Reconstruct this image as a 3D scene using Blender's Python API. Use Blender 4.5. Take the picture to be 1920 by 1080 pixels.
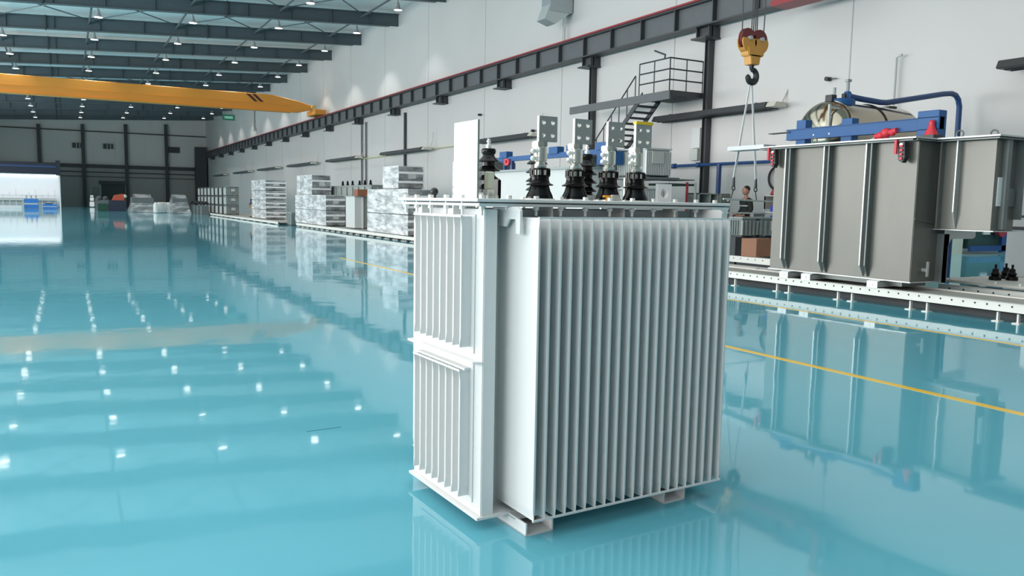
import bpy, bmesh, math, random
from mathutils import Vector, Matrix
PI = math.pi
random.seed(7)
S = bpy.context.scene
for o in list(bpy.data.objects): bpy.data.objects.remove(o)

# ------------------------------------------------------------------ camera
cam = bpy.data.cameras.new('camera'); co = bpy.data.objects.new('camera', cam)
S.collection.objects.link(co); S.camera = co
H = 1.55
cam.sensor_width = 36; cam.lens = 28.125; cam.clip_end = 400; cam.clip_start = .05
rx = Vector((0.875, -0.484, 0.017)); dn = Vector((-0.036, -0.101, -0.994)); fw = Vector((0.483, 0.869, -0.106))
fw.normalize(); dn = (dn - fw*dn.dot(fw)).normalized(); rx = dn.cross(fw).normalized()
M = Matrix((( rx.x, -dn.x, -fw.x, 0), (rx.y, -dn.y, -fw.y, 0), (rx.z, -dn.z, -fw.z, H), (0, 0, 0, 1)))
co.matrix_world = M

# ------------------------------------------------------------------ world, exposure
w = bpy.data.worlds.new('world'); S.world = w; w.use_nodes = True
w.node_tree.nodes['Background'].inputs[0].default_value = (.80, .90, 1, 1)
w.node_tree.nodes['Background'].inputs[1].default_value = 1.0
S.view_settings.view_transform = 'Standard'; S.view_settings.look = 'None'
S.view_settings.gamma = 1; S.view_settings.use_curve_mapping = False
S.view_settings.exposure = 0.0

def area(name, loc, rot, sx, sy, power, col):
    l = bpy.data.lights.new(name, 'AREA'); l.shape = 'RECTANGLE'; l.size = sx; l.size_y = sy
    l.energy = power; l.color = col
    o = bpy.data.objects.new(name, l); S.collection.objects.link(o); o.location = loc; o.rotation_euler = rot
    return o
# daylight entering through the long window bands of the left wall (faces +X)
LW = -17.5
for yy, p in ((-1, .6), (21, 1.25), (43, .85), (65, .75), (87, .55)):
    area('window_daylight', (LW+.25, yy, 4.9), (0, -PI/2, 0), 6.6, 20, 3300*p, (1, .97, .94))
# area light added under the near roof to brighten floor and transformer
area('roof_fill', (-2.0, 10.5, 11.8), (0, -.057, 0), 25, 30, 2350, (1, .975, .95))

# ------------------------------------------------------------------ materials
MATS = {}
def mat(name, col, rough=.5, metal=0., spec=.5, bump=0., bscale=20., var=0., vscale=3., emit=None, estr=0, alpha=1, coat=0, stretch=None):
    if name in MATS: return MATS[name]
    m = bpy.data.materials.new(name); m.use_nodes = True
    nt = m.node_tree; b = nt.nodes['Principled BSDF']
    c = tuple(col)+(1,)
    b.inputs['Base Color'].default_value = c; b.inputs['Roughness'].default_value = rough
    b.inputs['Metallic'].default_value = metal; b.inputs['Specular IOR Level'].default_value = spec
    b.inputs['Coat Weight'].default_value = coat
    if emit: b.inputs['Emission Color'].default_value = tuple(emit)+(1,); b.inputs['Emission Strength'].default_value = estr
    if alpha < 1: b.inputs['Alpha'].default_value = alpha
    tc = nt.nodes.new('ShaderNodeTexCoord'); mp = nt.nodes.new('ShaderNodeMapping')
    nt.links.new(tc.outputs['Object'], mp.inputs['Vector'])
    if stretch: mp.inputs['Scale'].default_value = stretch
    if var or not bump:
        n = nt.nodes.new('ShaderNodeTexNoise'); n.inputs['Scale'].default_value = vscale; n.inputs['Detail'].default_value = 4
        nt.links.new(mp.outputs[0], n.inputs['Vector'])
        mx = nt.nodes.new('ShaderNodeMixRGB'); v = var if var else .03
        mx.inputs[1].default_value = tuple(max(0, x*(1-v)) for x in col)+(1,)
        mx.inputs[2].default_value = tuple(min(1, x*(1+v)) for x in col)+(1,)
        nt.links.new(n.outputs['Fac'], mx.inputs[0]); nt.links.new(mx.outputs[0], b.inputs['Base Color'])
    if bump:
        n = nt.nodes.new('ShaderNodeTexNoise'); n.inputs['Scale'].default_value = bscale; n.inputs['Detail'].default_value = 3
        nt.links.new(mp.outputs[0], n.inputs['Vector'])
        bp = nt.nodes.new('ShaderNodeBump'); bp.inputs['Strength'].default_value = bump; bp.inputs['Distance'].default_value = .02
        nt.links.new(n.outputs['Fac'], bp.inputs['Height']); nt.links.new(bp.outputs[0], b.inputs['Normal'])
    MATS[name] = m
    return m
white = mat('pale_grey_enamel', (.745, .732, .72), .32, bump=.03, bscale=25)
black_por = mat('black_porcelain', (.006, .0055, .006), .2, spec=.25)
tin = mat('tinned_brass', (.66, .66, .60), .28, metal=.75)
flagm = mat('tinned_plate', (.42, .42, .395), .38, metal=.55)
boltm = mat('zinc_bolt', (.90, .90, .86), .28, metal=.35)
gasket = mat('dark_gasket', (.03, .03, .03), .6)
plateglass = mat('milky_nameplate', (.80, .81, .82), .3)
cream = mat('cream_plastic', (.72, .71, .55), .35)
orange_p = mat('orange_cap', (.85, .38, .03), .4)
yellow_p = mat('yellow_tape', (.80, .52, .02), .5)
steel = mat('bare_steel', (.155, .155, .14), .38, metal=.5, var=.18, vscale=1.1, bump=.04, bscale=6, stretch=(1, 1, .35))
steel_d = mat('dark_mill_steel', (.16, .18, .175), .42, metal=.5, var=.2, vscale=2)
steel_l = mat('ground_steel', (.50, .52, .51), .35, metal=.5)
raft_m = mat('slate_blue_steel', (.068, .092, .105), .5, var=.1)
raft_f = mat('slate_blue_flange', (.085, .11, .12), .45)
runway_m = mat('grey_runway_steel', (.11, .12, .13), .5, var=.1)
dark = mat('charcoal_steel', (.05, .055, .06), .5)
redrail = mat('red_conductor_rail', (.30, .03, .04), .45)
red = mat('red_paint', (.62, .03, .05), .4)
orange = mat('orange_crane_paint', (.68, .27, .035), .45, var=.04, vscale=1)
blue = mat('blue_paint', (.010, .090, .27), .5, var=.06)
bluepipe = mat('blue_pipe_paint', (.022, .065, .20), .4)
navy = mat('navy_paint', (.012, .02, .04), .5)
wallw = mat('white_wall_panel', (.66, .67, .675), .45)
lampd = mat('lamp_shell', (.35, .37, .38), .4)
stain = mat('polished_stainless', (.44, .39, .31), .13, metal=1, bump=.12, bscale=2.5)
sling = mat('white_webbing', (.78, .78, .76), .6)
rope = mat('steel_rope', (.06, .06, .065), .5)
blackr = mat('black_forged_steel', (.02, .02, .022), .4)
crate = mat('brown_cardboard', (.32, .16, .10), .8, var=.1)
plast = mat('white_plastic_bag', (.85, .86, .88), .3, bump=.5, bscale=8)
greenp = mat('green_paint', (.02, .16, .09), .5)
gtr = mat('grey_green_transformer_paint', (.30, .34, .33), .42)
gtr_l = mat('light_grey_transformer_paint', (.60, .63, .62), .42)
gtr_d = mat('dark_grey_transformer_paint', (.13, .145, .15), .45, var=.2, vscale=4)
beige = mat('cream_channel_paint', (.78, .76, .71), .45)
deckm = mat('worn_plank_deck', (.36, .35, .32), .6, var=.3, vscale=1.5, stretch=(6, .3, 1))
navyc = mat('dark_work_jacket', (.018, .024, .022), .85)
skin = mat('skin', (.42, .22, .15), .5)
hairm = mat('black_hair', (.015, .012, .01), .6)
refl = mat('reflective_stripe', (.45, .47, .48), .3)
farw = mat('far_wall_panel', (.27, .285, .275), .55)
farlow = mat('far_wall_lower_panel', (.13, .15, .145), .5)
bluebin = mat('blue_bin', (.03, .07, .45), .4)
greytile = mat('light_grey_paint', (.5, .52, .5), .5)
yell = mat('yellow_green_foliage', (.40, .42, .05), .6)

def corrugated(name, col, pitch, rough, axis=1, bump=.25):
    m = bpy.data.materials.new(name); m.use_nodes = True; nt = m.node_tree; b = nt.nodes['Principled BSDF']
    b.inputs['Base Color'].default_value = tuple(col)+(1,); b.inputs['Roughness'].default_value = rough
    tc = nt.nodes.new('ShaderNodeTexCoord'); wv = nt.nodes.new('ShaderNodeTexWave'); wv.wave_type = 'BANDS'
    wv.bands_direction = 'XYZ'[axis]; wv.inputs['Scale'].default_value = 2*PI/pitch/20*1.0
    nt.links.new(tc.outputs['Object'], wv.inputs['Vector'])
    bp = nt.nodes.new('ShaderNodeBump'); bp.inputs['Strength'].default_value = bump; bp.inputs['Distance'].default_value = .03
    nt.links.new(wv.outputs['Fac'], bp.inputs['Height']); nt.links.new(bp.outputs[0], b.inputs['Normal'])
    n = nt.nodes.new('ShaderNodeTexNoise'); n.inputs['Scale'].default_value = .25
    nt.links.new(tc.outputs['Object'], n.inputs['Vector'])
    mx = nt.nodes.new('ShaderNodeMixRGB'); mx.inputs[1].default_value = tuple(x*.94 for x in col)+(1,); mx.inputs[2].default_value = tuple(min(1, x*1.06) for x in col)+(1,)
    nt.links.new(n.outputs['Fac'], mx.inputs[0]); nt.links.new(mx.outputs[0], b.inputs['Base Color'])
    return m
wall_r_m = corrugated('white_ribbed_wall_panel', (.60, .59, .58), .9, .42, 1, .06)
roof_m = corrugated('pale_roof_deck', (.78, .79, .78), .6, .6, 1, .5)
farw_m = corrugated('grey_ribbed_wall_panel', (.66, .64, .62), .8, .6, 0, .3)
farlow_m = corrugated('dark_ribbed_wall_panel', (.40, .385, .37), .8, .6, 0, .5)

def floor_mat():
    m = bpy.data.materials.new('glossy_turquoise_epoxy'); m.use_nodes = True; nt = m.node_tree; b = nt.nodes['Principled BSDF']
    b.inputs['Roughness'].default_value = .04; b.inputs['Specular IOR Level'].default_value = .5
    b.inputs['IOR'].default_value = 1.5
    tc = nt.nodes.new('ShaderNodeTexCoord')
    n = nt.nodes.new('ShaderNodeTexNoise'); n.inputs['Scale'].default_value = .35; n.inputs['Detail'].default_value = 3
    nt.links.new(tc.outputs['Object'], n.inputs['Vector'])
    mx = nt.nodes.new('ShaderNodeMixRGB')
    mx.inputs[1].default_value = (.115, .41, .51, 1); mx.inputs[2].default_value = (.14, .46, .56, 1)
    nt.links.new(n.outputs['Fac'], mx.inputs[0])
    nt.links.new(mx.outputs[0], b.inputs['Base Color'])
    # gentle trowel waves
    mp = nt.nodes.new('ShaderNodeMapping'); mp.inputs['Scale'].default_value = (1, 1, 1)
    nt.links.new(tc.outputs['Object'], mp.inputs['Vector'])
    n2 = nt.nodes.new('ShaderNodeTexNoise'); n2.inputs['Scale'].default_value = 2.2; n2.inputs['Detail'].default_value = 2; n2.inputs['Roughness'].default_value = .35
    nt.links.new(mp.outputs[0], n2.inputs['Vector'])
    bp = nt.nodes.new('ShaderNodeBump'); bp.inputs['Strength'].default_value = .22; bp.inputs['Distance'].default_value = .006
    nt.links.new(n2.outputs['Fac'], bp.inputs['Height'])
    nt.links.new(bp.outputs[0], b.inputs['Normal'])
    return m
floorm = floor_mat()

def film_mat(nm, a0, a1, ns):
    m = bpy.data.materials.new(nm); m.use_nodes = True; nt = m.node_tree; b = nt.nodes['Principled BSDF']
    b.inputs['Base Color'].default_value = (.92, .93, .94, 1); b.inputs['Roughness'].default_value = .16; b.inputs['Specular IOR Level'].default_value = 1
    tc = nt.nodes.new('ShaderNodeTexCoord'); mp = nt.nodes.new('ShaderNodeMapping'); mp.inputs['Scale'].default_value = (1, .7, 4)
    nt.links.new(tc.outputs['Object'], mp.inputs['Vector'])
    n = nt.nodes.new('ShaderNodeTexNoise'); n.inputs['Scale'].default_value = ns; n.inputs['Detail'].default_value = 5; n.inputs['Distortion'].default_value = .5
    nt.links.new(mp.outputs[0], n.inputs['Vector'])
    bp = nt.nodes.new('ShaderNodeBump'); bp.inputs['Strength'].default_value = .8; bp.inputs['Distance'].default_value = .08
    nt.links.new(n.outputs['Fac'], bp.inputs['Height']); nt.links.new(bp.outputs[0], b.inputs['Normal'])
    r = nt.nodes.new('ShaderNodeMapRange'); r.inputs['From Min'].default_value = .35; r.inputs['From Max'].default_value = .65
    r.inputs['To Min'].default_value = a0; r.inputs['To Max'].default_value = a1
    nt.links.new(n.outputs['Fac'], r.inputs['Value']); nt.links.new(r.outputs[0], b.inputs['Alpha'])
    return m
film = film_mat('clear_stretch_film', .04, .42, 1.1)
film_glare = film_mat('glare_whitened_film', .45, .98, 1.6)  # same film; window glare on left faces put in as whiter, denser colour

# ------------------------------------------------------------------ mesh helpers
class MB:
    def __init__(s): s.v = []; s.f = []; s.sm = []
    def add(s, vs, fs, smooth=False):
        k = len(s.v); s.v += [tuple(p) for p in vs]
        s.f += [tuple(i+k for i in f) for f in fs]; s.sm += [smooth]*len(fs)
        return s
    def box(s, x0, x1, y0, y1, z0, z1, mtx=None):
        vs = [Vector(p) for p in ((x0,y0,z0),(x1,y0,z0),(x1,y1,z0),(x0,y1,z0),(x0,y0,z1),(x1,y0,z1),(x1,y1,z1),(x0,y1,z1))]
        if mtx: vs = [mtx @ p for p in vs]
        return s.add(vs, [(0,3,2,1),(4,5,6,7),(0,1,5,4),(1,2,6,5),(2,3,7,6),(3,0,4,7)])
    def hexa(s, b, t):   # two quads bottom / top, same order
        return s.add(list(b)+list(t), [(0,3,2,1),(4,5,6,7),(0,1,5,4),(1,2,6,5),(2,3,7,6),(3,0,4,7)])
    def prism(s, poly, axis, a0, a1):   # poly in the two other axes; axis 0,1,2
        def mk(p, a):
            if axis == 0: return (a, p[0], p[1])
            if axis == 1: return (p[0], a, p[1])
            return (p[0], p[1], a)
        n = len(poly); vs = [mk(p, a0) for p in poly]+[mk(p, a1) for p in poly]
        fs = [tuple(range(n-1, -1, -1)), tuple(range(n, 2*n))]+[(i, (i+1) % n, n+(i+1) % n, n+i) for i in range(n)]
        return s.add(vs, fs)
    def cyl(s, p0, p1, r0, r1=None, n=12, cap=True):
        r1 = r0 if r1 is None else r1
        p0 = Vector(p0); p1 = Vector(p1); d = (p1-p0).normalized()
        a = d.orthogonal().normalized(); b = d.cross(a)
        vs = [p0+(a*math.cos(2*PI*i/n)+b*math.sin(2*PI*i/n))*r0 for i in range(n)]+[p1+(a*math.cos(2*PI*i/n)+b*math.sin(2*PI*i/n))*r1 for i in range(n)]
        s.add(vs, [(i, (i+1) % n, n+(i+1) % n, n+i) for i in range(n)], n > 6)
        if cap:
            s.add(vs, [tuple(range(n-1, -1, -1)), tuple(range(n, 2*n))])
        return s
    def tube(s, pts, r, n=8):
        pts = [Vector(p) for p in pts]
        rings = []; a = None
        for i, p in enumerate(pts):
            d = (pts[min(i+1, len(pts)-1)]-pts[max(i-1, 0)]).normalized()
            a = (d.orthogonal() if a is None else a-d*a.dot(d)).normalized(); b = d.cross(a)
            rr = r[i] if isinstance(r, (list, tuple)) else r
            rings.append([p+(a*math.cos(2*PI*k/n)+b*math.sin(2*PI*k/n))*rr for k in range(n)])
        vs = [v for rg in rings for v in rg]; m = len(pts)
        fs = [(j*n+i, j*n+(i+1) % n, (j+1)*n+(i+1) % n, (j+1)*n+i) for j in range(m-1) for i in range(n)]
        s.add(vs, fs, True); s.add(vs, [tuple(range(n-1, -1, -1)), tuple(range((m-1)*n, m*n))])
        return s
    def lathe(s, prof, c=(0,0), n=20, axis='z', sx=1., sy=1.):
        vs = []
        for r, z in prof:
            for i in range(n):
                a = 2*PI*i/n; x = r*math.cos(a)*sx; y = r*math.sin(a)*sy
                vs.append((c[0]+x, c[1]+y, z) if axis == 'z' else (c[0]+x, z, c[1]+y))
        m = len(prof)
        fs = [(j*n+i, j*n+(i+1) % n, (j+1)*n+(i+1) % n, (j+1)*n+i) for j in range(m-1) for i in range(n)]
        s.add(vs, fs, True); s.add(vs, [tuple(range(n-1, -1, -1)), tuple(range((m-1)*n, m*n))])
        return s
    def sphere(s, c, r, n=12, sc=(1,1,1)):
        vs = []; fs = []
        m = n//2
        for j in range(m+1):
            t = PI*j/m
            for i in range(n):
                a = 2*PI*i/n
                vs.append((c[0]+r*sc[0]*math.sin(t)*math.cos(a), c[1]+r*sc[1]*math.sin(t)*math.sin(a), c[2]+r*sc[2]*math.cos(t)))
        for j in range(m):
            for i in range(n): fs.append((j*n+i, (j+1)*n+i, (j+1)*n+(i+1) % n, j*n+(i+1) % n))
        return s.add(vs, fs, True)
    def torus(s, c, R, r, axis='y', n=28, k=8, a0=0, a1=2*PI):
        pts = []
        for i in range(n+1):
            a = a0+(a1-a0)*i/n
            d = {'y': (math.cos(a), 0, math.sin(a)), 'x': (0, math.cos(a), math.sin(a)), 'z': (math.cos(a), math.sin(a), 0)}[axis]
            pts.append(Vector(c)+Vector(d)*R)
        return s.tube(pts, r, k)
    def build(s, name, m, parent=None, bevel=0, seg=2):
        me = bpy.data.meshes.new(name); me.from_pydata(s.v, [], s.f); me.validate()
        bm = bmesh.new(); bm.from_mesh(me)
        bmesh.ops.remove_doubles(bm, verts=bm.verts, dist=1e-6); bmesh.ops.recalc_face_normals(bm, faces=bm.faces)
        if bevel:
            es = [e for e in bm.edges if len(e.link_faces) == 2 and e.calc_face_angle(0) > .6]
            bmesh.ops.bevel(bm, geom=es, offset=bevel, segments=seg, affect='EDGES', clamp_overlap=True)
        bm.to_mesh(me); bm.free()
        if any(s.sm):
            for p in me.polygons: p.use_smooth = True
            try: me.set_sharp_from_angle(angle=.7)
            except Exception: pass
        me.materials.append(m)
        o = bpy.data.objects.new(name, me); S.collection.objects.link(o)
        if parent: o.parent = parent
        return o
def tag(o, label, cat, group=None, kind=None):
    if label: o['label'] = label
    if cat: o['category'] = cat
    if group: o['group'] = group
    if kind: o['kind'] = kind
    return o
def thing(name, label, cat, loc=(0,0,0), rz=0, group=None):
    o = bpy.data.objects.new(name, None); S.collection.objects.link(o); o.empty_display_size = .1
    o.location = loc; o.rotation_euler = (0, 0, rz); return tag(o, label, cat, group)
def struct(o): o['kind'] = 'structure'; return o
def copy_tree(o, parent=None):
    c = o.copy(); S.collection.objects.link(c)
    if parent: c.parent = parent
    for ch in o.children: copy_tree(ch, c)
    return c
def holed_plate(w_, h_, t, holes, hr, n=10):
    # plate in XZ centred at x=0, z from 0, thickness t along y, with round holes: one cell per hole
    mb = MB(); nx = len(holes[0]); xs = [-w_/2+w_*i/nx for i in range(nx+1)]; nz = len(holes); zs = [h_*i/nz for i in range(nz+1)]
    for j in range(nz):
        for i in range(nx):
            x0, x1, z0, z1 = xs[i], xs[i+1], zs[j], zs[j+1]; cx, cz = (x0+x1)/2, (z0+z1)/2
            N = 16; inner = []; outer = []
            for k in range(N):
                a = 2*PI*k/N+PI/N*0; ca, sa = math.cos(a), math.sin(a)
                inner.append((cx+hr*ca, cz+hr*sa)); mm = max(abs(ca), abs(sa))
                outer.append((cx+(x1-x0)/2*ca/mm, cz+(z1-z0)/2*sa/mm))
            vs = [(p[0], -t/2, p[1]) for p in inner]+[(p[0], -t/2, p[1]) for p in outer]+[(p[0], t/2, p[1]) for p in inner]+[(p[0], t/2, p[1]) for p in outer]
            fs = []
            for k in range(N):
                q = (k+1) % N
                fs += [(k, q, N+q, N+k), (2*N+k, 3*N+k, 3*N+q, 2*N+q), (k, 2*N+k, 2*N+q, q)]
                if k % 2 == 0 or 1:
                    ox, oz = (outer[k][0]+outer[q][0])/2, (outer[k][1]+outer[q][1])/2
                    if min(abs(ox+w_/2), abs(ox-w_/2)) < 1e-5 or min(abs(oz), abs(oz-h_)) < 1e-5: fs.append((N+k, N+q, 3*N+q, 3*N+k))
            mb.add(vs, fs)
    return mb
ORD = ['first','second','third','fourth','fifth','sixth','seventh','eighth','ninth','tenth','eleventh','twelfth','thirteenth','fourteenth','fifteenth','sixteenth','seventeenth','eighteenth','nineteenth','twentieth']

# ------------------------------------------------------------------ hall shell
W = 18.35; FY = 127.; RZ = 12.19; SL = .057; BY = -14
def rz(x): return RZ - SL*(W-x)          # underside of the rafters
def struct_mesh(mb, name, m): return struct(mb.build(name, m))
OPN = (5.2, 13.4)                         # goods opening in the right wall, behind the big tank
struct_mesh(MB().box(LW-6, 40, BY, FY, -.3, 0), 'floor', floorm)
struct_mesh(MB().box(W, W+.25, OPN[1]+2.6, FY, 0, RZ+2).box(W, W+.25, BY, 10.3, 0, RZ+2).box(W, W+.25, 10.3, OPN[1]+2.6, 1.42, RZ+2), 'wall_right', wall_r_m)
struct_mesh(MB().box(LW, W, FY, FY+.3, 5.75, RZ+2), 'wall_far', farw_m)
struct_mesh(MB().box(LW, W, FY-.05, FY+.3, 0, 5.75), 'wall_far_lower', farlow_m)
struct_mesh(MB().box(LW, W, BY-.3, BY, 0, RZ+2), 'wall_back', mat('back_wall_paint', (.16, .17, .17), .7))
mb = MB().box(LW-.3, LW, BY, FY, 0, 1.5).box(LW-.3, LW, BY, FY, 8.3, RZ+2)
for a, b in ((-14, -11), (9, 11), (31, 33), (53, 55), (75, 77), (97, FY)): mb.box(LW-.3, LW, a, b, 1.5, 8.3)
struct_mesh(mb, 'wall_left', wallw)
for i, yy in enumerate((-1, 21, 43, 65, 87)):
    mb = MB()
    for k in range(6): y = yy-10+k*4; mb.box(LW-.12, LW-.02, y-.04, y+.04, 1.5, 8.3)
    for z in (1.54, 4.9, 8.26): mb.box(LW-.12, LW-.02, yy-10, yy+10, z-.04, z+.04)
    struct_mesh(mb, 'window_%d' % (i+1), mat('window_frame_grey', (.3, .3, .3), .5))
# roof deck (follows the slope) and purlins
def rd(x): return rz(x)+.78+.22
struct_mesh(MB().hexa([(LW, BY, rd(LW)), (W+.3, BY, rd(W+.3)), (W+.3, FY, rd(W+.3)), (LW, FY, rd(LW))],
                      [(LW, BY, rd(LW)+.2), (W+.3, BY, rd(W+.3)+.2), (W+.3, FY, rd(W+.3)+.2), (LW, FY, rd(LW)+.2)]), 'ceiling', roof_m)
mb = MB()
x = W-.8
while x > -14:
    mb.box(x-.03, x+.03, 26, FY, rd(x)-.21, rd(x)-.01); x -= 1.6
# side bay beyond the opening
SB = MB().box(W+.25, 40, 21, 21.3, 0, 6).box(39.7, 40, -4, 21, 0, 6)
struct_mesh(SB, 'wall_side_bay', farw)
struct_mesh(MB().box(W+.25, 40, -4, 21.3, 6, 6.2), 'ceiling_side_bay', farw)
area('side_bay_fill', (28, 11, 5.9), (0, 0, 0), 12, 14, 900, (1, .98, .95))  # area light added to brighten the side bay
# seams of the right wall (vertical lines) and dado
mb = MB()
for k in range(20): mb.box(W-.012, W+.01, 7.6+7.14*k-.015, 7.6+7.14*k+.015, 2, RZ+1)
struct_mesh(mb, 'trim_1', mat('wall_seam', (.45, .46, .46), .5))
struct_mesh(MB().box(W-.02, W+.01, -8, 10.3, 1.42, 1.47).box(W-.03, W+.01, -8, 10.3, 1.15, 1.22).box(W-.04, W+.01, -8, 10.3, 0, .12), 'baseboard_right', dark)
# far wall: columns and girts
for i, x in enumerate((-13.5, -8.2, -2.99, 2.25, 7.6, 12.84)):
    struct_mesh(MB().box(x-.09, x+.09, FY-.55, FY-.06, 0, rz(x)).box(x-.22, x+.22, FY-.58, FY-.55, 0, rz(x)), 'trim_%d' % (i+2), dark)
struct_mesh(MB().box(LW, W, FY-.4, FY-.06, 5.35, 5.85).box(LW, W, FY-.3, FY-.06, 4.7, 4.85).box(LW, W, FY-.3, FY-.06, 4.1, 4.2).box(LW, W, FY-.2, FY-.06, 10.3, 10.45), 'trim_8', dark)
# roller door
d = thing('door_1', None, None, (5.8, FY-.1, 0)); d['kind'] = 'structure'
MB().box(-1.5, 1.5, -.05, .05, 0, 3.2).build('shutter', mat('shutter_dark', (.07, .085, .08), .6), d)
MB().box(-1.75, 1.65, -.45, .05, 3.1, 3.6).build('shutter_box', dark, d)
MB().box(-1.62, -1.5, -.12, .05, 0, 3.1).box(1.5, 1.62, -.12, .05, 0, 3.1).build('guide_rail', greytile, d)
MB().box(-2.6, -1.62, -.08, .02, 0, 2.7).build('side_panel', farw, d)

# ------------------------------------------------------------------ floor markings (painted strips)
def strip(x0, x1, y0, y1, lab):
    o = MB().box(x0, x1, y0, y1, .0005, .0025).build('floor_line', mat('yellow_floor_paint', (.85, .52, .04), .25))
    return tag(o, lab, 'floor marking')
strip(6.33, 6.42, -2, 21, 'yellow line painted on the turquoise floor, running past the transformer')
strip(9.63, 9.70, 2, 24, 'pale yellow line painted along the front of the right platform')
o = MB().box(0, 1, -.004, .004, .0004, .002).build('floor_joint', mat('joint_dark', (.02, .2, .26), .5)); o.scale = (1, 1, 1)
o.scale = (.24, .6, 1); o.location = (1.35, 5.23, 0); o.rotation_euler = (0, 0, .03); tag(o, 'thin dark scratch across the turquoise floor left of the transformer', 'floor mark')

# ------------------------------------------------------------------ roof steel
RY = [40.8+7.14*k for k in range(-3, 12)]
def rafter(y, lab):
    t = thing('roof_rafter', lab, 'roof beam', (0, y, 0), 0, 'roof rafters')
    x0, x1 = LW, W-.05
    def sl(za, zb, ya, yb, xa=x0, xb=x1):
        return MB().hexa([(xa, ya, rz(xa)+za), (xb, ya, rz(xb)+za), (xb, yb, rz(xb)+za), (xa, yb, rz(xa)+za)],
                         [(xa, ya, rz(xa)+zb), (xb, ya, rz(xb)+zb), (xb, yb, rz(xb)+zb), (xa, yb, rz(xa)+zb)])
    sl(.04, .74, -.012, .012).build('web', raft_m, t)
    sl(0, .04, -.15, .15, x0, x1-.6).build('bottom_flange', raft_f, t)
    sl(.74, .78, -.13, .13).build('top_flange', raft_f, t)
    x = W-1.9
    while x > -9:
        MB().box(x-.012, x+.012, -.12, .12, rz(x)+.04, rz(x)+.74).build('stiffener', raft_f, t); x -= 2.39
    # splice plates
    for x in (-.7, 8.2): MB().box(x-.03, x+.03, -.15, .15, rz(x)-.03, rz(x)+.8).build('splice_plate', dark, t)
for i, y in enumerate(RY):
    nm = '%s from the camera' % ORD[i-3+0] if i >= 3 else ''
    if i < 3: lab = 'slate blue steel roof rafter overhead, nearer than the nearest rafter in view'
    elif i == 3: lab = 'slate blue steel roof rafter nearest the camera, crossing the top edge of the photo'
    else: lab = 'slate blue steel roof rafter, %s in the row counted from the camera' % ORD[i-3]
    rafter(y, lab)
# purlins as structure, struts + bracing between rafters as things
struct_mesh(mb_p if False else (lambda m_: m_)(MB().box(-14, -13.94, 26, FY, rd(-14)-.2, rd(-14)-.02)), 'trim_9', raft_f)
x = W-1.55; n = 10
TX = [15.9, 11.1, 6.35, 1.55, -3.25, -8.0]
for i in range(2, 9):
    y0, y1 = RY[i], RY[i+1]; ym = (y0+y1)/2
    t = thing('roof_bracing', 'diagonal tubes and struts of the roof, %s bay counted from the camera' % ORD[i-2] if i > 2 else 'diagonal tubes and struts of the roof bay at the top edge of the photo', 'roof bracing', (0, y0, 0), 0, 'roof bracing bays')
    L = y1-y0
    for x in TX:
        MB().tube([(x, .02, rz(x)+.45), (x, L-.02, rz(x)+.45)], .06, 6).build('strut', raft_f, t)
    if i in (2, 3, 4, 8):
        for a, b in zip(TX[:-1], TX[1:]):
            MB().tube([(a, .1, rz(a)+.6), (b, L-.1, rz(b)+.6)], .035, 5).tube([(b, .1, rz(b)+.66), (a, L-.1, rz(a)+.66)], .035, 5).build('diagonal', raft_f, t)
# ------------------------------------------------------------------ high-bay lamps
glow = mat('lamp_glow', (1, 1, .97), .5, emit=(1, .98, .93), estr=9)
def lampobj():
    t = thing('high_bay_lamp', 'x', 'lamp'); t.scale = (.82, .82, 1)
    MB().lathe([(.05, .42), (.09, .40), (.10, .28), (.13, .24), (.15, .14), (.27, .03), (.29, 0), (.275, 0), (.13, .10), (.02, .12)], n=14).build('shade', lampd, t)
    MB().lathe([(.255, .004), (.24, .03), (.02, .035)], n=14).build('diffuser', glow, t)
    MB().cyl((0, 0, .4), (0, 0, 1.175), .02, n=6).build('stem', dark, t)
    return t
lp = lampobj(); first = True
LX = [16.2, 11.4, 6.62, 1.85, -2.95, -7.7]
side = ['nearest the right wall', 'second from the right wall', 'third from the right wall', 'fourth from the right wall', 'fifth from the right wall', 'sixth from the right wall']
sp = bpy.data.lights.new('lamp_light', 'SPOT'); sp.energy = 260; sp.spot_size = 1.9; sp.spot_blend = .35; sp.shadow_soft_size = .2; sp.color = (1, .99, .94)
k = 0
for j in range(0, 11):
    y = 42.5+7.14*j
    for i, x in enumerate(LX):
        o = lp if first else copy_tree(lp); first = False
        o.location = (x, y, rz(x)-.18)
        if i < 5:   # the lamp's own light cone
            l = bpy.data.objects.new('lamp_light', sp); S.collection.objects.link(l); l.parent = o; l.location = (0, 0, -.05)
        rown = 'row %s' % ORD[j] if j else 'front row'
        o['label'] = 'high-bay lamp %s, %s lamp row from the camera end' % (side[i], ORD[j])
        o['category'] = 'lamp'; o['group'] = 'high-bay lamps'
# general hall lighting: soft light of the lamp rows
for j in range(0, 15, 2):
    y = 42.5+7.14*(j-4)
    for x in (6.62, -2.95):
        pass

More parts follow.
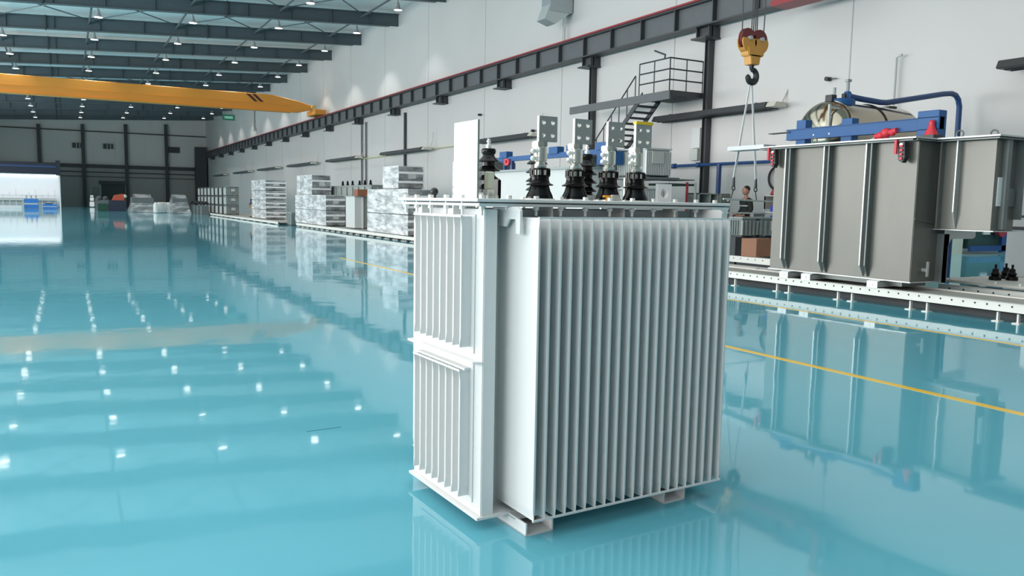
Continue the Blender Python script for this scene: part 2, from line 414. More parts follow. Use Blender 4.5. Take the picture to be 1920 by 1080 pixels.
# ------------------------------------------------------------------ crane runway
RX = 17.9; R0, R1 = 7.2, 7.98
t = thing('crane_runway_beam', 'long grey steel crane runway beam with red rail along the right wall', 'crane beam', (RX, 0, 0))
MB().box(-.02, .02, 2, 124, R0+.05, R1-.05).build('web', runway_m, t)
MB().box(-.2, .2, 2, 124, R0, R0+.05).box(-.2, .2, 2, 124, R1-.05, R1).build('flange', dark, t)
st0 = MB().box(-.19, -.02, -.02, .02, R0+.05, R1-.05).build('stiffener', dark, t); st0.location.y = 5.12
for k in range(1, 67):
    o = st0.copy(); S.collection.objects.link(o); o.parent = t; o.location.y = 5.12+1.785*k
MB().box(-.04, .04, 2, 124, R1, R1+.1).build('rail', dark, t)
MB().box(-.26, -.2, 2, 124, R1+.0, R1+.06).build('conductor_rail', redrail, t)
CY = [20.0]+[19.4+7.14*k for k in range(1, 15)]
for k, y in enumerate(CY):
    t = thing('wall_bracket', 'dark steel bracket box under the runway beam, %s from the camera' % ORD[k], 'bracket', (RX, y, 0), 0, 'brackets under the runway beam')
    MB().box(-.02, .45, -.3, -.26, 6.87, 7.2).box(-.02, .45, .26, .3, 6.87, 7.2).box(.1, .14, -.3, .3, 6.87, 7.2).build('web', dark, t)
    MB().box(-.2, .45, -.34, .34, 6.82, 6.87).build('base_plate', dark, t)
for k, w_ in ((0, 'nearest, beside the stair landing'), (1, 'second, behind the stair')):
    y = CY[k]+.02
    o = MB().box(18.12, W-.01, y-.10, y-.08, 0, 6.82).box(18.12, W-.01, y+.08, y+.10, 0, 6.82).box(18.2, 18.22, y-.08, y+.08, 0, 6.82).build('wall_column', dark)
    tag(o, 'dark steel column on the right wall, %s' % w_, 'column', 'wall columns')
o = MB().box(18.2, W-.01, 46.6, 46.75, 0, 6.9).build('wall_column', dark); tag(o, 'thin dark steel post on the wall behind the topmost wrapped crate', 'column')
for k, y in enumerate((54.0, 54.9)):
    o = MB().cyl((18.25, y, 0), (18.25, y, 6.9), .06, n=8).build('wall_pipe', runway_m); tag(o, 'slim grey pipe on the wall above the red-brown box, %s one' % ['right', 'left'][k], 'pipe', 'pair of slim wall pipes')
o = MB().box(16.6, 18.1, 125.2, 126.3, 0, 8.8).build('corner_column', dark); tag(o, 'dark boxed steel column in the far right corner', 'column')

# ------------------------------------------------------------------ overhead cranes
def girder(y, lab, lowx=-17, stripes=True):
    t = thing('bridge_crane', lab, 'crane', (0, y, 0))
    z0 = 8.30; z1 = 9.50
    MB().prism([(lowx, z0), (16.2, z0), (17.3, z0+.30), (17.3, z0+.55), (16.2, z1-.35), (14.2, z1), (lowx, z1)], 1, -.28, .28).build('girder', orange, t, .03, 1)
    MB().box(lowx, 15.6, -.42, .42, z0-.04, z0+.01).box(lowx, 15.6, -.31, -.28, z0+.50, z0+.53).build('flange', mat('orange_shade_paint', (.70, .27, .02), .5), t)
    for dx in (0, .45):
        MB().prism([(12.2+dx, z1-.05), (12.45+dx, z1-.05), (13.05+dx, z0+.6), (12.8+dx, z0+.6)], 1, -.30, -.281).build('warning_stripe', mat('black_stripe', (.05, .02, .02), .5), t)
    MB().box(17.2, 18.1, -1.2, 1.2, 8.15, 8.55).build('end_carriage', orange, t, .03, 1)
    for dy in (-.9, .9): MB().cyl((17.76, dy, 8.26), (18.02, dy, 8.26), .18, n=14).build('wheel', dark, t)
    MB().cyl((17.3, -.6, 8.75), (17.3, -.1, 8.75), .18, n=12).build('drive_motor', mat('yellow_motor', (.55, .42, .12), .5), t)
    return t
g = girder(64.3, 'orange overhead bridge crane spanning the hall in the distance')
# small green sign hanging from the crane
t = thing('hanging_sign', 'small green sign board hanging below the orange crane girder', 'sign', (10.9, 64.0, 7.35))
MB().box(-.45, .45, -.03, .03, 0, .42).build('board', greenp, t)
MB().box(-.3, .3, -.035, -.03, .12, .3).build('lettering', mat('pale_green', (.3, .6, .45), .5), t)
for x_ in (-.25, .25): MB().cyl((x_, 0, .42), (x_, 0, .93), .015, n=5).build('hanger', dark, t)
# near crane (out of frame above) that carries the hook
NC = 12.0
t = girder(NC+1.0, 'near overhead crane above the picture, carrying the yellow hook block', 4)
MB().box(-17, 17.2, -2.28, -1.72, 8.3, 9.5).build('second_girder', orange, t)
MB().box(11.2, 12.9, -2.4, .4, 9.5, 10.1).build('hoist_trolley', orange, t)
MB().box(16.95, 17.6, 1.5, 3.3, 6.98, 7.12).box(17.25, 17.35, 1.0, 1.2, 7.1, 8.2).box(17.25, 17.35, 1.0, 1.6, 7.02, 7.12).build('collector_arm', redrail, t)
# hook block
hookm = mat('amber_hook_paint', (.62, .29, .05), .4)
t = thing('crane_hook', 'yellow double-sheave crane hook block with black hook on steel ropes', 'crane hook', (12.05, NC, 0), .0)
for sx in (-.16, .16):
    MB().lathe([(.05, -.05), (.185, -.05), (.20, -.035), (.17, -.01), (.17, .01), (.20, .035), (.185, .05), (.05, .05)], (sx, 4.86), 24, 'y').build('sheave', mat('maroon_sheave', (.16, .02, .02), .35), t)
    arc = [(sx+.19*math.cos(math.radians(a)), 4.80+.21*math.sin(math.radians(a))) for a in range(175, 366, 14)]
    MB().prism(arc+[(sx+.17, 4.86), (sx-.17, 4.86)], 1, -.085, -.055).prism(arc+[(sx+.17, 4.86), (sx-.17, 4.86)], 1, .055, .085).prism(arc[3:-3], 1, -.055, .055).build('sheave_cover', hookm, t, .006, 1)
    MB().cyl((sx, -.12, 4.86), (sx, .12, 4.86), .04, n=10).build('axle', refl, t)
MB().prism([(-.24, 4.70), (.24, 4.70), (.20, 4.52), (-.20, 4.52)], 1, -.12, .12).build('housing', hookm, t, .02)
MB().prism([(-.14, 4.55), (.14, 4.55), (.11, 4.36), (-.11, 4.36)], 1, -.1, .1).build('trunnion', hookm, t, .01)
pts = [(0, 0, 4.40), (0, 0, 4.30), (.03, 0, 4.26)]
for k in range(0, 14):
    a = math.radians(70-k*20); pts.append((.02+.115*math.cos(a), 0, 4.15+.125*math.sin(a)))
MB().tube(pts, [.05, .045, .045]+[.05+.018*math.sin(PI*k/13) for k in range(13)]+[.02], 8).build('hook', blackr, t)
for i, (x, x2) in enumerate(((-.30, -.34), (-.05, -.02), (0.0, .02), (.05, .10), (.10, .06), (.28, .40))):
    MB().cyl((x, 0, 4.9), (x2, 0, 9.5), .012, n=5).build('rope', rope, t)
# slings
for nm, x1, z1, lab in (('l', -.34, 2.12, 'left'), ('r', .27, 2.10, 'right')):
    t = thing('lifting_sling', 'white webbing sling hanging from the hook, %s one of the two' % lab, 'sling', (12.05, NC, 0), 0, 'slings on the hook')
    zt = 4.03; xb = x1
    MB().hexa([(xb-.028, -.006, z1), (xb+.028, -.006, z1), (xb+.028, .006, z1), (xb-.028, .006, z1)], [(-.035 if nm == 'l' else .0, -.006, zt), (.0 if nm == 'l' else .04, -.006, zt), (0 if nm == 'l' else .04, .006, zt), (-.035 if nm == 'l' else 0, .006, zt)]).build('strap', sling, t)
    MB().cyl((xb, 0, z1-.16), (xb, 0, z1+.02), .03, .02, n=8).torus((xb, 0, z1-.2), .04, .012, 'y', 12, 6).tube([(xb, 0, z1-.24), (xb+(-.07 if nm == 'l' else .05), 0, z1-.44)], .01, 5).build('shackle', blackr, t)
o = MB().tube([(11.45, NC, 1.70), (12.95, NC, 1.66)], .018, 6).build('spreader_bar', greytile); tag(o, 'thin light spreader bar hanging from the two slings', 'bar')

# ------------------------------------------------------------------ foreground transformer
O = thing('distribution_transformer', 'large pale grey distribution transformer with tall cooling fins standing on the turquoise floor', 'transformer', (1.82, 3.03, 0), math.radians(2.4))
TX0, TX1, TV0, TV1 = -.08, 1.26, .34, .98
MB().box(TX0, TX1, TV0, TV1, .065, 1.52).build('tank', white, O)
# corner posts and left end plate
MB().box(-.15, -.08, .232, .99, .065, 1.52).build('end_plate', white, O, .004)
MB().box(1.26, 1.33, .3, .99, .065, 1.52).build('end_plate', white, O, .004)
MB().box(-.083, -.068, .30, .34, .08, 1.50).build('weld_seam', white, O, .004)
MB().box(-.175, 1.33, .222, 1.0, .055, .068).build('base_plate', white, O)
MB().hexa([(-.15, .232, .80), (-.19, .255, .80), (-.19, .99, .80), (-.15, .99, .80)], [(-.15, .232, .812), (-.19, .255, .812), (-.19, .99, .812), (-.15, .99, .812)]).build('waist_flange', white, O)
# fins: hollow blade pinched at top and bottom
def fin(u, v0, v1, z0, z1, th=.012, pin=.05):
    a, b = .0018, th/2
    prof = [(z0, a), (z0+.012, a), (z0+pin, b), (z1-pin, b), (z1-.012, a), (z1, a)]
    vs = []; fs = []
    for z, h in prof: vs += [(u-h, v0, z), (u+h, v0, z), (u+h, v1, z), (u-h, v1, z)]
    for k in range(len(prof)-1):
        for i in range(4): fs.append((4*k+i, 4*k+(i+1) % 4, 4*k+4+(i+1) % 4, 4*k+4+i))
    n = len(vs); fs += [(3, 2, 1, 0), (n-4, n-3, n-2, n-1)]
    return MB().add(vs, fs)
f0 = None
for i in range(21):
    u = .0588*i
    fin(u, 0, .345, .098, 1.485).build('cooling_fin', white, O, .0015, 1)
for i in range(21):
    u = .0588*i
    fin(u, .975, 1.32, .098, 1.485).build('rear_cooling_fin', white, O)
for z_ in (1.481, .094): MB().box(-.006, 1.185, -.004, .006, z_, z_+.009).build('fin_tie_rod', white, O)
for z_ in (1.481, .094): MB().box(-.006, 1.185, 1.314, 1.324, z_, z_+.009).build('fin_tie_rod', white, O)
# small end fins, two banks, blades stand out along -u
def efin(v, z0, z1, th=.013, pin=.05):
    a, b = .0018, th/2; u0, u1 = -.215, -.148
    prof = [(z0, a, 0), (z0+.012, a, 0), (z0+pin, b, .003), (z1-pin, b, .003), (z1-.012, a, 0), (z1, a, 0)]
    vs = []; fs = []
    for z, h, s_ in prof: vs += [(u0+s_, v-h, z), (u1, v-h, z), (u1, v+h, z), (u0+s_, v+h, z)]
    for k in range(len(prof)-1):
        for i in range(4): fs.append((4*k+i, 4*k+(i+1) % 4, 4*k+4+(i+1) % 4, 4*k+4+i))
    n = len(vs); fs += [(3, 2, 1, 0), (n-4, n-3, n-2, n-1)]
    return MB().add(vs, fs)
for z0, z1 in ((.868, 1.483), (.142, .757)):
    for i in range(8): efin(.342+.073*i, z0, z1).build('end_fin', white, O, .0015, 1)
    MB().box(-.218, -.21, .335, .86, z1-.004, z1+.005).build('fin_tie_rod', white, O)
    MB().box(-.157, -.15, .31, .88, z0-.03, z1+.03 if z1 < 1 else z1+.01).build('fin_backing', white, O, .002, 1)
MB().box(-.19, -.15, .335, .86, .757, .768).build('fin_cap', white, O)
# top flange + lid
MB().box(-.20, 1.355, .195, 1.055, 1.532, 1.546).build('tank_flange', white, O, .002, 1)
MB().box(-.19, 1.345, .205, 1.045, 1.546, 1.551).build('gasket', gasket, O)
MB().box(-.215, 1.365, .185, 1.07, 1.551, 1.567).build('lid', white, O, .003, 1)
# gussets below the flange
for u in (.22, .66, 1.02):
    MB().box(u-.004, u+.004, .23, .341, 1.43, 1.533).build('gusset', white, O)
for v in (.45, .8): MB().box(-.2, -.149, v-.004, v+.004, 1.49, 1.533).build('gusset', white, O)
# lifting lugs (left and right of the front)
def lug(u, sx):
    MB().prism([(.345, 1.53), (.12, 1.53), (.10, 1.515), (.10, 1.41), (.135, 1.41), (.14, 1.475), (.20, 1.475), (.23, 1.44), (.345, 1.44)], 0, u-.007, u+.007).build('lifting_lug', white, O, .001, 1)
lug(-.035, 1); lug(1.22, 1)
MB().prism([(1.365, 1.545), (1.24, 1.545), (1.25, 1.49), (1.335, 1.49)], 1, .19, .20).build('jacking_bracket', white, O)
# bolts
def bolt(u, v):
    MB().cyl((u, v, 1.567), (u, v, 1.583), .014, n=6).cyl((u, v, 1.505), (u, v, 1.58), .007, n=6).cyl((u, v, 1.516), (u, v, 1.531), .015, n=6).cyl((u, v, 1.49), (u, v, 1.52), .0065, n=8).build('bolt', boltm, O)
for u in (-.17, -.028, .122, .263, .409, .561, .705, .847, .995, 1.144, 1.283): bolt(u, .222)
for v in (.378, .544, .716, .882, 1.02): bolt(-.187, v)
for u in (-.03, .26, .56, .85, 1.14): bolt(u, 1.035)
# feet (channels)
for u0, u1 in ((0.0, .155), (.85, 1.0)):
    MB().box(u0, u0+.008, .067, 1.25, 0, .062).box(u1-.008, u1, .067, 1.25, 0, .062).box(u0, u1, .067, 1.25, 0, .007).box(u0, u1, .16, 1.2, .048, .056).build('foot_channel', white, O)
# nameplate sheet on the left, dark edge
MB().box(-.153, -.147, .305, .535, 1.567, 1.925).build('wiring_screen', plateglass, O)
MB().box(-.155, -.145, .298, .305, 1.567, 1.925).build('screen_edge', flagm, O)
# oil level tube / filler
p = MB().lathe([(.045, 1.567), (.045, 1.583), (.028, 1.585), (.028, 1.605), (.03, 1.61)], (-.055, .36), 18).build('filler_neck', tin, O)
MB().lathe([(.020, 1.61), (.024, 1.615), (.024, 1.69), (.018, 1.694)], (-.055, .36), 8).build('filler_cap', cream, p)
MB().box(-.10, -.096, .40, .46, 1.567, 1.69).build('bracket_plate', white, O)
MB().box(-.005, .012, .36, .44, 1.567, 1.66).build('gauge_box', black_por, O, .004)
# LV bushings
LV = thing('lv_bushing_part', None, None); LV.parent = O
def lv(u, v, first, tape=False):
    t = MB().lathe([(.070, 1.567), (.071, 1.575), (.066, 1.592), (.056, 1.612), (.049, 1.635), (.048, 1.645), (.068, 1.640), (.070, 1.645), (.052, 1.654), (.047, 1.668), (.047, 1.69)], (u, v), 28).build('low_voltage_bushing', black_por, O)
    MB().lathe([(.060, 1.567), (.080, 1.567), (.080, 1.573), (.060, 1.575)], (u, v), 16).build('bushing_flange', boltm, t)
    mb = MB().lathe([(.050, 1.684), (.052, 1.686), (.052, 1.692), (.046, 1.693)], (u, v), 20).lathe([(.046, 1.718), (.052, 1.719), (.052, 1.726), (.046, 1.728)], (u, v), 20)
    for k in range(10):
        a = 2*PI*k/10; mb.box(u+.048*math.cos(a)-.004, u+.048*math.cos(a)+.004, v+.048*math.sin(a)-.004, v+.048*math.sin(a)+.004, 1.69, 1.72)
    mb.build('clamp_ring', black_por, t)
    MB().lathe([(.038, 1.686), (.038, 1.722), (.03, 1.724), (.033, 1.728), (.033, 1.748), (.026, 1.75), (.026, 1.762)], (u, v), 8).build('hex_nut', tin, t)
    MB().lathe([(.030, 1.760), (.036, 1.764), (.036, 1.832), (.031, 1.836)], (u, v), 24).build('terminal_clamp', tin, t)
    MB().box(u-.034, u+.004, v-.03, v+.03, 1.832, 1.862).build('clamp_block', tin, t, .004)
    for zz in (1.775, 1.812):
        MB().sphere((u-.055, v-.018, zz), .015, 10).cyl((u-.055, v-.018, zz), (u-.02, v-.018, zz), .009, n=8).build('clamp_bolt', boltm, t)
    MB().box(u-.012, u+.036, v-.012, v+.012, 1.838, 1.87).build('flag_stem', flagm, t, .002)
    fl = holed_plate(.112, .128, .018, [[0, 0], [0, 0]], .012).build('terminal_flag', flagm, t)
    fl.location = (u+.037, v-.004, 1.862)
    if tape: MB().box(u-.02, u+.10, v-.016, v+.012, 1.988, 2.004).build('tape', yellow_p, t)
for i, (u, v) in enumerate(((.322, .5), (.544, .5), (.764, .5), (.955, .5))): lv(u, v, i == 0, i == 3)
bpy.data.objects.remove(LV)
# HV bushings
def hv(u, v):
    prof = [(.045, 1.567), (.047, 1.60), (.038, 1.605), (.036, 1.615)]
    for k in range(4):
        z = 1.625+.048*k; R = .060 if k < 3 else .056
        prof += [(.034, z), (R, z-.006), (R+.002, z-.001), (.040, z+.016), (.034, z+.022)]
    prof += [(.030, 1.80), (.031, 1.802), (.038, 1.812), (.039, 1.826), (.034, 1.834), (.012, 1.836)]
    t = MB().lathe(prof, (u, v), 24).build('high_voltage_bushing', black_por, O)
    MB().lathe([(.062, 1.567), (.062, 1.590), (.05, 1.602)], (u, v), 16).build('bushing_flange', mat('grey_cast_flange', (.4, .41, .4), .4, metal=.3), t)
    MB().cyl((u, v, 1.834), (u, v, 1.886), .008, n=8).cyl((u, v, 1.84), (u, v, 1.852), .015, n=6).cyl((u, v, 1.868), (u, v, 1.875), .012, n=6).build('terminal_stud', boltm, t)
for u in (.19, .50, .84): hv(u, .80)
MB().cyl((.62, .32, 1.567), (.62, .32, 1.590), .008, n=8).box(.595, .637, .312, .328, 1.586, 1.596).build('tap_handle', orange_p, O)
MB().box(.70, .74, .36, .40, 1.567, 1.60).build('terminal_box', tin, O, .003)
# lid lug with hole
fl = holed_plate(.10, .10, .02, [[0]], .026).build('lid_lifting_eye', white, O); fl.location = (1.09, .42, 1.567)
MB().sphere((-.10, .86, 1.60), .022, 10).cyl((-.10, .86, 1.567), (-.10, .86, 1.59), .01, n=8).build('thermometer_pocket', blackr, O)
MB().cyl((.98, .62, 1.567), (.98, .62, 1.70), .012, n=8).build('relief_pipe', tin, O)

# ------------------------------------------------------------------ platforms
def platform(name, x0, y0, y1, wid, top, lab, holes=True, beams=3, legs=1.2):
    t = thing(name, lab, 'platform', (x0, y0, 0), 0, 'assembly platforms')
    L = y1-y0
    for b in range(beams):
        bx = b*wid/(beams-1) if beams > 1 else 0
        MB().box(bx, bx+.02, 0, L, top-.135, top).box(bx-.01, bx+.10, 0, L, top-.012, top).box(bx, bx+.09, 0, L, top-.135, top-.125).build('beam', beige, t)
    if holes:
        mb = MB(); y = .1
        while y < L: mb.cyl((-.004, y, top-.045), (.0, y, top-.045), .014, n=10); y += .175
        tag(mb.build('bolt_holes', gasket, t), None, None, None, 'stuff')
    y = .3; n = 0
    while y < L and n < 40:
        for dy in (0, .28):
            MB().box(.02, .07, y+dy-.012, y+dy+.012, .012, top-.12).box(-.03, .10, y+dy-.05, y+dy+.05, 0, .014).build('leg', beige, t)
        y += legs; n += 1
    MB().box(.1, wid, 0, L, top-.06, top-.02).build('deck', deckm, t)
    MB().box(.5, wid, .02, L-.02, .0, top-.08).build('understructure', dark, t)
platform('assembly_platform', 11.45, 3.2, 16.4, .95, .275, 'cream steel platform under the big bare steel tank', True, 2, 1.35)
platform('assembly_platform', 11.3, 21.0, 45.6, 2.6, .20, 'long cream platform under the wrapped crates behind the transformer', False, 2, .95)
platform('assembly_platform', 10.95, 48.5, 96, 2.6, .17, 'distant cream platform carrying the stacked finned transformers', False, 2, 2.2)
t = platform('assembly_platform', 8.3, 97, 116, 3.0, .14, 'farthest low cream platform carrying the film-covered machines', False, 2, 2.5)

# ------------------------------------------------------------------ big bare steel tank on the platform
B = thing('steel_tank', 'big bare steel transformer tank with vertical ribs standing on the right platform', 'transformer tank', (11.6, 7.95, .275))
BL = 2.9
MB().box(0, .85, 0, BL, .14, 2.34).build('tank_body', steel, B, .01, 2)
# lid follows the outline with an L step
def lidmb(z0, z1, e):
    return MB().box(-.16-e, 1.3+e, -.06-e*0, BL+.25+e, z0, z1).box(.36-e, 1.3+e, -1.02-e, -.06, z0, z1)
lidmb(2.34, 2.36, 0).build('top_flange', steel_d, B)
lidmb(2.372, 2.395, .02).build('lid', steel_l, B)
for y in (.03, .86, 1.70, 2.55):
    if y > .1:
        MB().prism([(-.11, 2.34), (0, 2.34), (0, .16), (-.02, .16), (-.11, .34)], 1, y-.012, y+.012).build('rib', steel_l, B)
        MB().prism([(-.11, 2.34), (0, 2.34), (0, .16), (-.02, .16), (-.11, .34)], 1, y-.11, y-.086).build('rib', steel_d, B)
MB().box(-.02, .87, -.02, BL+.02, .12, .14).build('base_plate', steel_l, B)
# skids
for y in (.55, 1.9, 2.4):
    MB().box(-.16, .85, y-.10, y+.10, .0, .014).box(-.16, .85, y-.10, y-.088, .0, .11).box(-.16, .85, y+.088, y+.10, 0, .11).box(-.165, -.155, y-.10, y+.10, .0, .11).box(-.12, .85, y-.1, y+.1, .1, .12).cyl((-.17, y, .055), (-.164, y, .055), .022, n=10).build('skid', steel_l, B)
MB().box(.1, .7, .2, 2.7, .04, .12).build('underframe', steel_d, B)
# end cabinet
MB().box(.52, 1.10, -.90, 0, .98, 2.34).build('end_cabinet', steel, B, .006, 1)
MB().box(.85, 1.10, 0, BL, .98, 2.34).build('side_cabinet', steel_d, B)
MB().prism([(.42, 2.34), (.52, 2.34), (.52, 1.0), (.50, 1.0), (.42, 1.25)], 1, -.36, -.34).build('rib', steel_l, B)
MB().box(.42, .52, -.10, -.085, 1.0, 2.34).build('rib', steel_d, B)
MB().box(.50, 1.12, -.95, .0, .965, .98).build('base_plate', steel_l, B)
MB().box(.70, .80, -.97, -.90, 1.0, 2.34).build('rib', steel_d, B)
MB().box(1.06, 1.09, -1.02, -.90, 1.15, 2.34).build('rib', steel_d, B)
MB().box(.60, .74, -.915, -.90, 1.35, 1.78).build('blank_label', mat('white_label', (.78, .79, .8), .4), B)
MB().box(.84, 1.04, -.93, -.90, 1.35, 1.62).build('cover_plate', steel_d, B)
# support arm
MB().prism([(.62, .90), (.62, .965), (1.42, .965), (1.42, .85), (1.35, .82), (.78, .82), (.70, .72), (.70, .12), (.62, .12)], 1, -.14, -.12).build('support_arm', steel_l, B)
MB().box(.62, .72, -.14, .0, .12, .90).build('support_arm', steel_d, B)
MB().cyl((.30, -.07, .32), (.30, 0, .32), .035, n=12).box(.285, .33, -.09, -.07, .22, .46).build('drain_valve', steel_l, B)
MB().box(-.16, -.02, -.08, 0, 2.345, 2.36).build('corner_gusset', steel_d, B)
MB().hexa([(0, -.012, 1.12), (.6, -.012, 1.05), (.6, 0, 1.05), (0, 0, 1.12)], [(0, -.012, 1.14), (.6, -.012, 1.07), (.6, 0, 1.07), (0, 0, 1.14)]).build('weld_seam', steel_d, B)
# lifting eyes on the lid
for x, y in ((.1, 2.1), (.62, -.25), (.9, -.62)):
    MB().torus((x, y, 2.46), .055, .013, 'x').build('lifting_eye', steel_d, B)
# galvanised plank sticking out on the left end
MB().box(-.10, .22, BL+.2, BL+1.15, 2.37, 2.45).build('mesh_plank', mat('galvanised', (.5, .52, .53), .45, metal=.3), B)
# red and black clamps
for y, l in ((.16, 'near the right corner'), (2.78, 'at the left end')):
    t = thing('toggle_clamp', 'red and black toggle clamp hanging on the steel tank, %s' % l, 'clamp', (11.6, 7.95+y, .275), 0, 'clamps on the steel tank')
    MB().prism([(-.02, 2.33), (.10, 2.33), (.08, 2.05), (.0, 2.0), (-.04, 2.08)], 0, -.16, -.06).build('body', blackr, t, .005, 1)
    MB().box(-.20, -.165, .09, .13, 2.14, 2.36).build('lever', red, t)
    mb = MB()
    for k in range(4): mb.box(-.18, -.16, .0+.0*k, .05, 2.05+.065*k, 2.085+.065*k)
    mb.build('teeth', red, t)
    MB().cyl((-.175, .03, 2.28), (-.16, .03, 2.28), .028, n=12).build('pin', boltm, t)

# blue lifting beam frame above the tank
F = thing('lifting_beam', 'blue steel lifting beam with uprights lying above the big steel tank', 'lifting beam', (12.25, 7.95, 0))
MB().box(-.06, .06, .08, 3.2, 2.84, 3.03).build('beam', blue, F, .006, 1)
MB().box(-.08, .08, .08, 3.2, 3.025, 3.035).box(-.08, .08, .08, 3.2, 2.835, 2.845).build('flange', blue, F)
MB().box(-.08, .12, .08, .46, 2.67, 3.14).build('post', blue, F, .01, 1)
MB().box(-.02, .16, 2.78, 3.0, 2.67, 3.20).build('post', blue, F, .006, 1)
MB().box(-.02, .16, 1.75, 1.98, 2.67, 3.15).build('post', blue, F, .006, 1)
MB().box(-.10, .04, 3.1, 3.62, 2.98, 2.995).build('end_plate', dark, F)
for k, y in enumerate((2.55, 2.2)): MB().cyl((-.065, y, 2.90), (-.06, y, 2.90), .014, n=8).build('bolt', boltm, F)
t = thing('chain_hoist', 'red chain hoist body hooked on the middle of the blue lifting beam', 'hoist', (12.15, 8.95, 2.70))
MB().sphere((0, 0, .13), .085, 12, (1, 1.1, 1)).sphere((0, .10, .09), .07, 12).sphere((0, -.12, .13), .06, 10).cyl((0, -.2, .16), (0, .2, .08), .05, n=10).build('housing', red, t)
MB().cyl((0, .2, .05), (0, .33, .02), .03, .015, n=8).build('hook', steel_l, t)
t = thing('chain_hoist', 'red bell-shaped trolley clamp on the right part of the blue lifting beam', 'hoist', (12.13, 8.12, 2.68))
MB().lathe([(.11, .06), (.10, .09), (.06, .17), (.045, .22), (.05, .27), (.02, .30)], (0, 0), 12).build('bell', red, t)
MB().box(-.12, .12, -.12, .12, .0, .06).build('base', blackr, t)

# stainless vacuum vessel behind
V = thing('vacuum_vessel', 'polished stainless cylindrical vessel lying behind the blue lifting beam', 'pressure vessel', (14.68, 11.5, 0))
zc, Rr = 3.10, .63
prof = [(.02, -1.38)]
for k in range(1, 10): a = k/9*PI/2; prof.append((Rr*math.sin(a), -.95-.43*math.cos(a)))
prof += [(Rr, -.9), (Rr+.012, -.9), (Rr+.012, -.86), (Rr, -.86), (Rr, 1.15)]
for k in range(1, 10): a = k/9*PI/2; prof.append((max(.02, Rr*math.cos(a)), 1.15+.42*math.sin(a)))
mb = MB(); mb.lathe(prof, (0, 0), 44, 'z')
mb.v = [(z, y, zc+x) for x, y, z in mb.v]
mb.build('shell', stain, V)
MB().torus((.15, 0, zc), Rr+.01, .014, 'x', 40, 6).build('band', blackr, V)
MB().lathe([(.30, 3.62), (.30, 3.76), (.27, 3.79)], (-.60, 0), 24).build('manway', blue, V)
MB().lathe([(.085, 3.78), (.085, 3.92), (.06, 3.97)], (-.38, 0), 14).build('valve_body', blue, V)
MB().cyl((-.38, 0, 3.95), (-.38, 0, 4.20), .035, n=10).box(-.44, -.32, -.04, .04, 4.17, 4.22).build('valve_stem', lampd, V)
MB().cyl((-.78, 0, 3.78), (-.78, 0, 4.02), .03, n=8).build('gauge_pipe', lampd, V)
MB().box(-.95, -.80, -.08, .08, 3.72, 3.86).build('relief_valve', blackr, V)
MB().cyl((-.60, -.1, 3.78), (-.60, -.1, 3.90), .05, n=8).build('sight_port', blackr, V)
MB().box((-1.38)-.02, (-1.38)+.03, -.42, -.38, 3.05, 3.60).build('gauge_strip', greytile, V)
MB().box((-1.38), (-1.38)+.4, -.40, -.36, 3.52, 3.56).build('strip_bracket', greytile, V)
for x in (-.6, .3): MB().box(x-.06, x+.06, -.5, .5, 0, 2.72).build('saddle', blue, V)
MB().box(.85, 1.1, -.1, .1, 3.70, 3.76).build('lid_bracket', blackr, V)
t = MB().tube([(14.25, 11.42, 3.86), (14.6, 11.35, 3.82), (15.10, 11.3, 3.79), (15.3, 11.3, 3.80), (15.94, 11.3, 3.91), (17.2, 11.3, 4.13), (17.5, 11.3, 4.165), (17.66, 11.3, 4.14), (17.77, 11.3, 4.05), (17.83, 11.3, 3.9), (17.84, 11.3, 3.2), (17.84, 11.3, 0)], .06, 10).build('vessel_pipe', bluepipe)
tag(t, 'blue pipe running from the vessel valve, bending down behind the steel tank', 'pipe')

# ------------------------------------------------------------------ right wall services
def heater(y0, y1, k, lab, x=17.8, z=4.48):
    t = thing('radiant_heater', lab, 'heater', (x, 0, z), 0, 'radiant heaters on the right wall')
    MB().prism([(-.30, -.06), (-.22, .10), (.22, .10), (.30, -.06), (.26, -.08), (-.26, -.08)], 1, y0, y1).build('reflector', mat('heater_dark', (.06, .062, .066), .45), t)
    MB().cyl((-.12, y0+.1, -.07), (-.12, y1-.1, -.07), .04, n=8).cyl((.12, y0+.1, -.07), (.12, y1-.1, -.07), .04, n=8).build('tube', blackr, t)
    MB().prism([(-.26, -.05), (-.18, .08), (.18, .08), (.26, -.05)], 1, y0-.35, y0-.02).build('burner_box', mat('heater_end', (.62, .60, .52), .4), t)
    for yy in (y0+.6, y1-.6): MB().box(-.03, W+.05-x, yy-.02, yy+.02, .10, .15).build('wall_arm', blackr, t)
    MB().tube([(.2, y0-.2, .08), (.35, y0-.3, .5), (.35, y0-.3, .95)], .02, 5).build('gas_pipe', greytile, t)
hs = [(17.1, 22.2, 'long one crossing behind the stair'), (30.5, 35.6, 'behind the foreground transformer bushings'), (42.4, 49.2, 'above the topmost wrapped crate'), (54.4, 61.5, 'third from the camera in the left half'), (66, 74, 'above the wide wrapped stack'), (78.7, 87, 'above the tall narrow wrapped stack'), (92, 101, 'small distant one'), (108, 116, 'most distant one')]
for k, (a, b, l) in enumerate(hs): heater(a, b, k, 'dark radiant tube heater on the right wall, %s' % l, 18.02 if k == 0 else 17.8)
heater(5.4, 10.35, 9, 'dark radiant tube heater at the right edge of the photo', 17.8, 4.66)
o = MB().tube([(18.2, 13.1, 5.35), (18.2, 13.15, 5.35), (18.2, 13.25, 5.3), (18.2, 13.25, 1.5)], .03, 6).build('wall_conduit', greytile); tag(o, 'thin pale vertical conduit with a bent top on the right wall above the vessel', 'conduit')
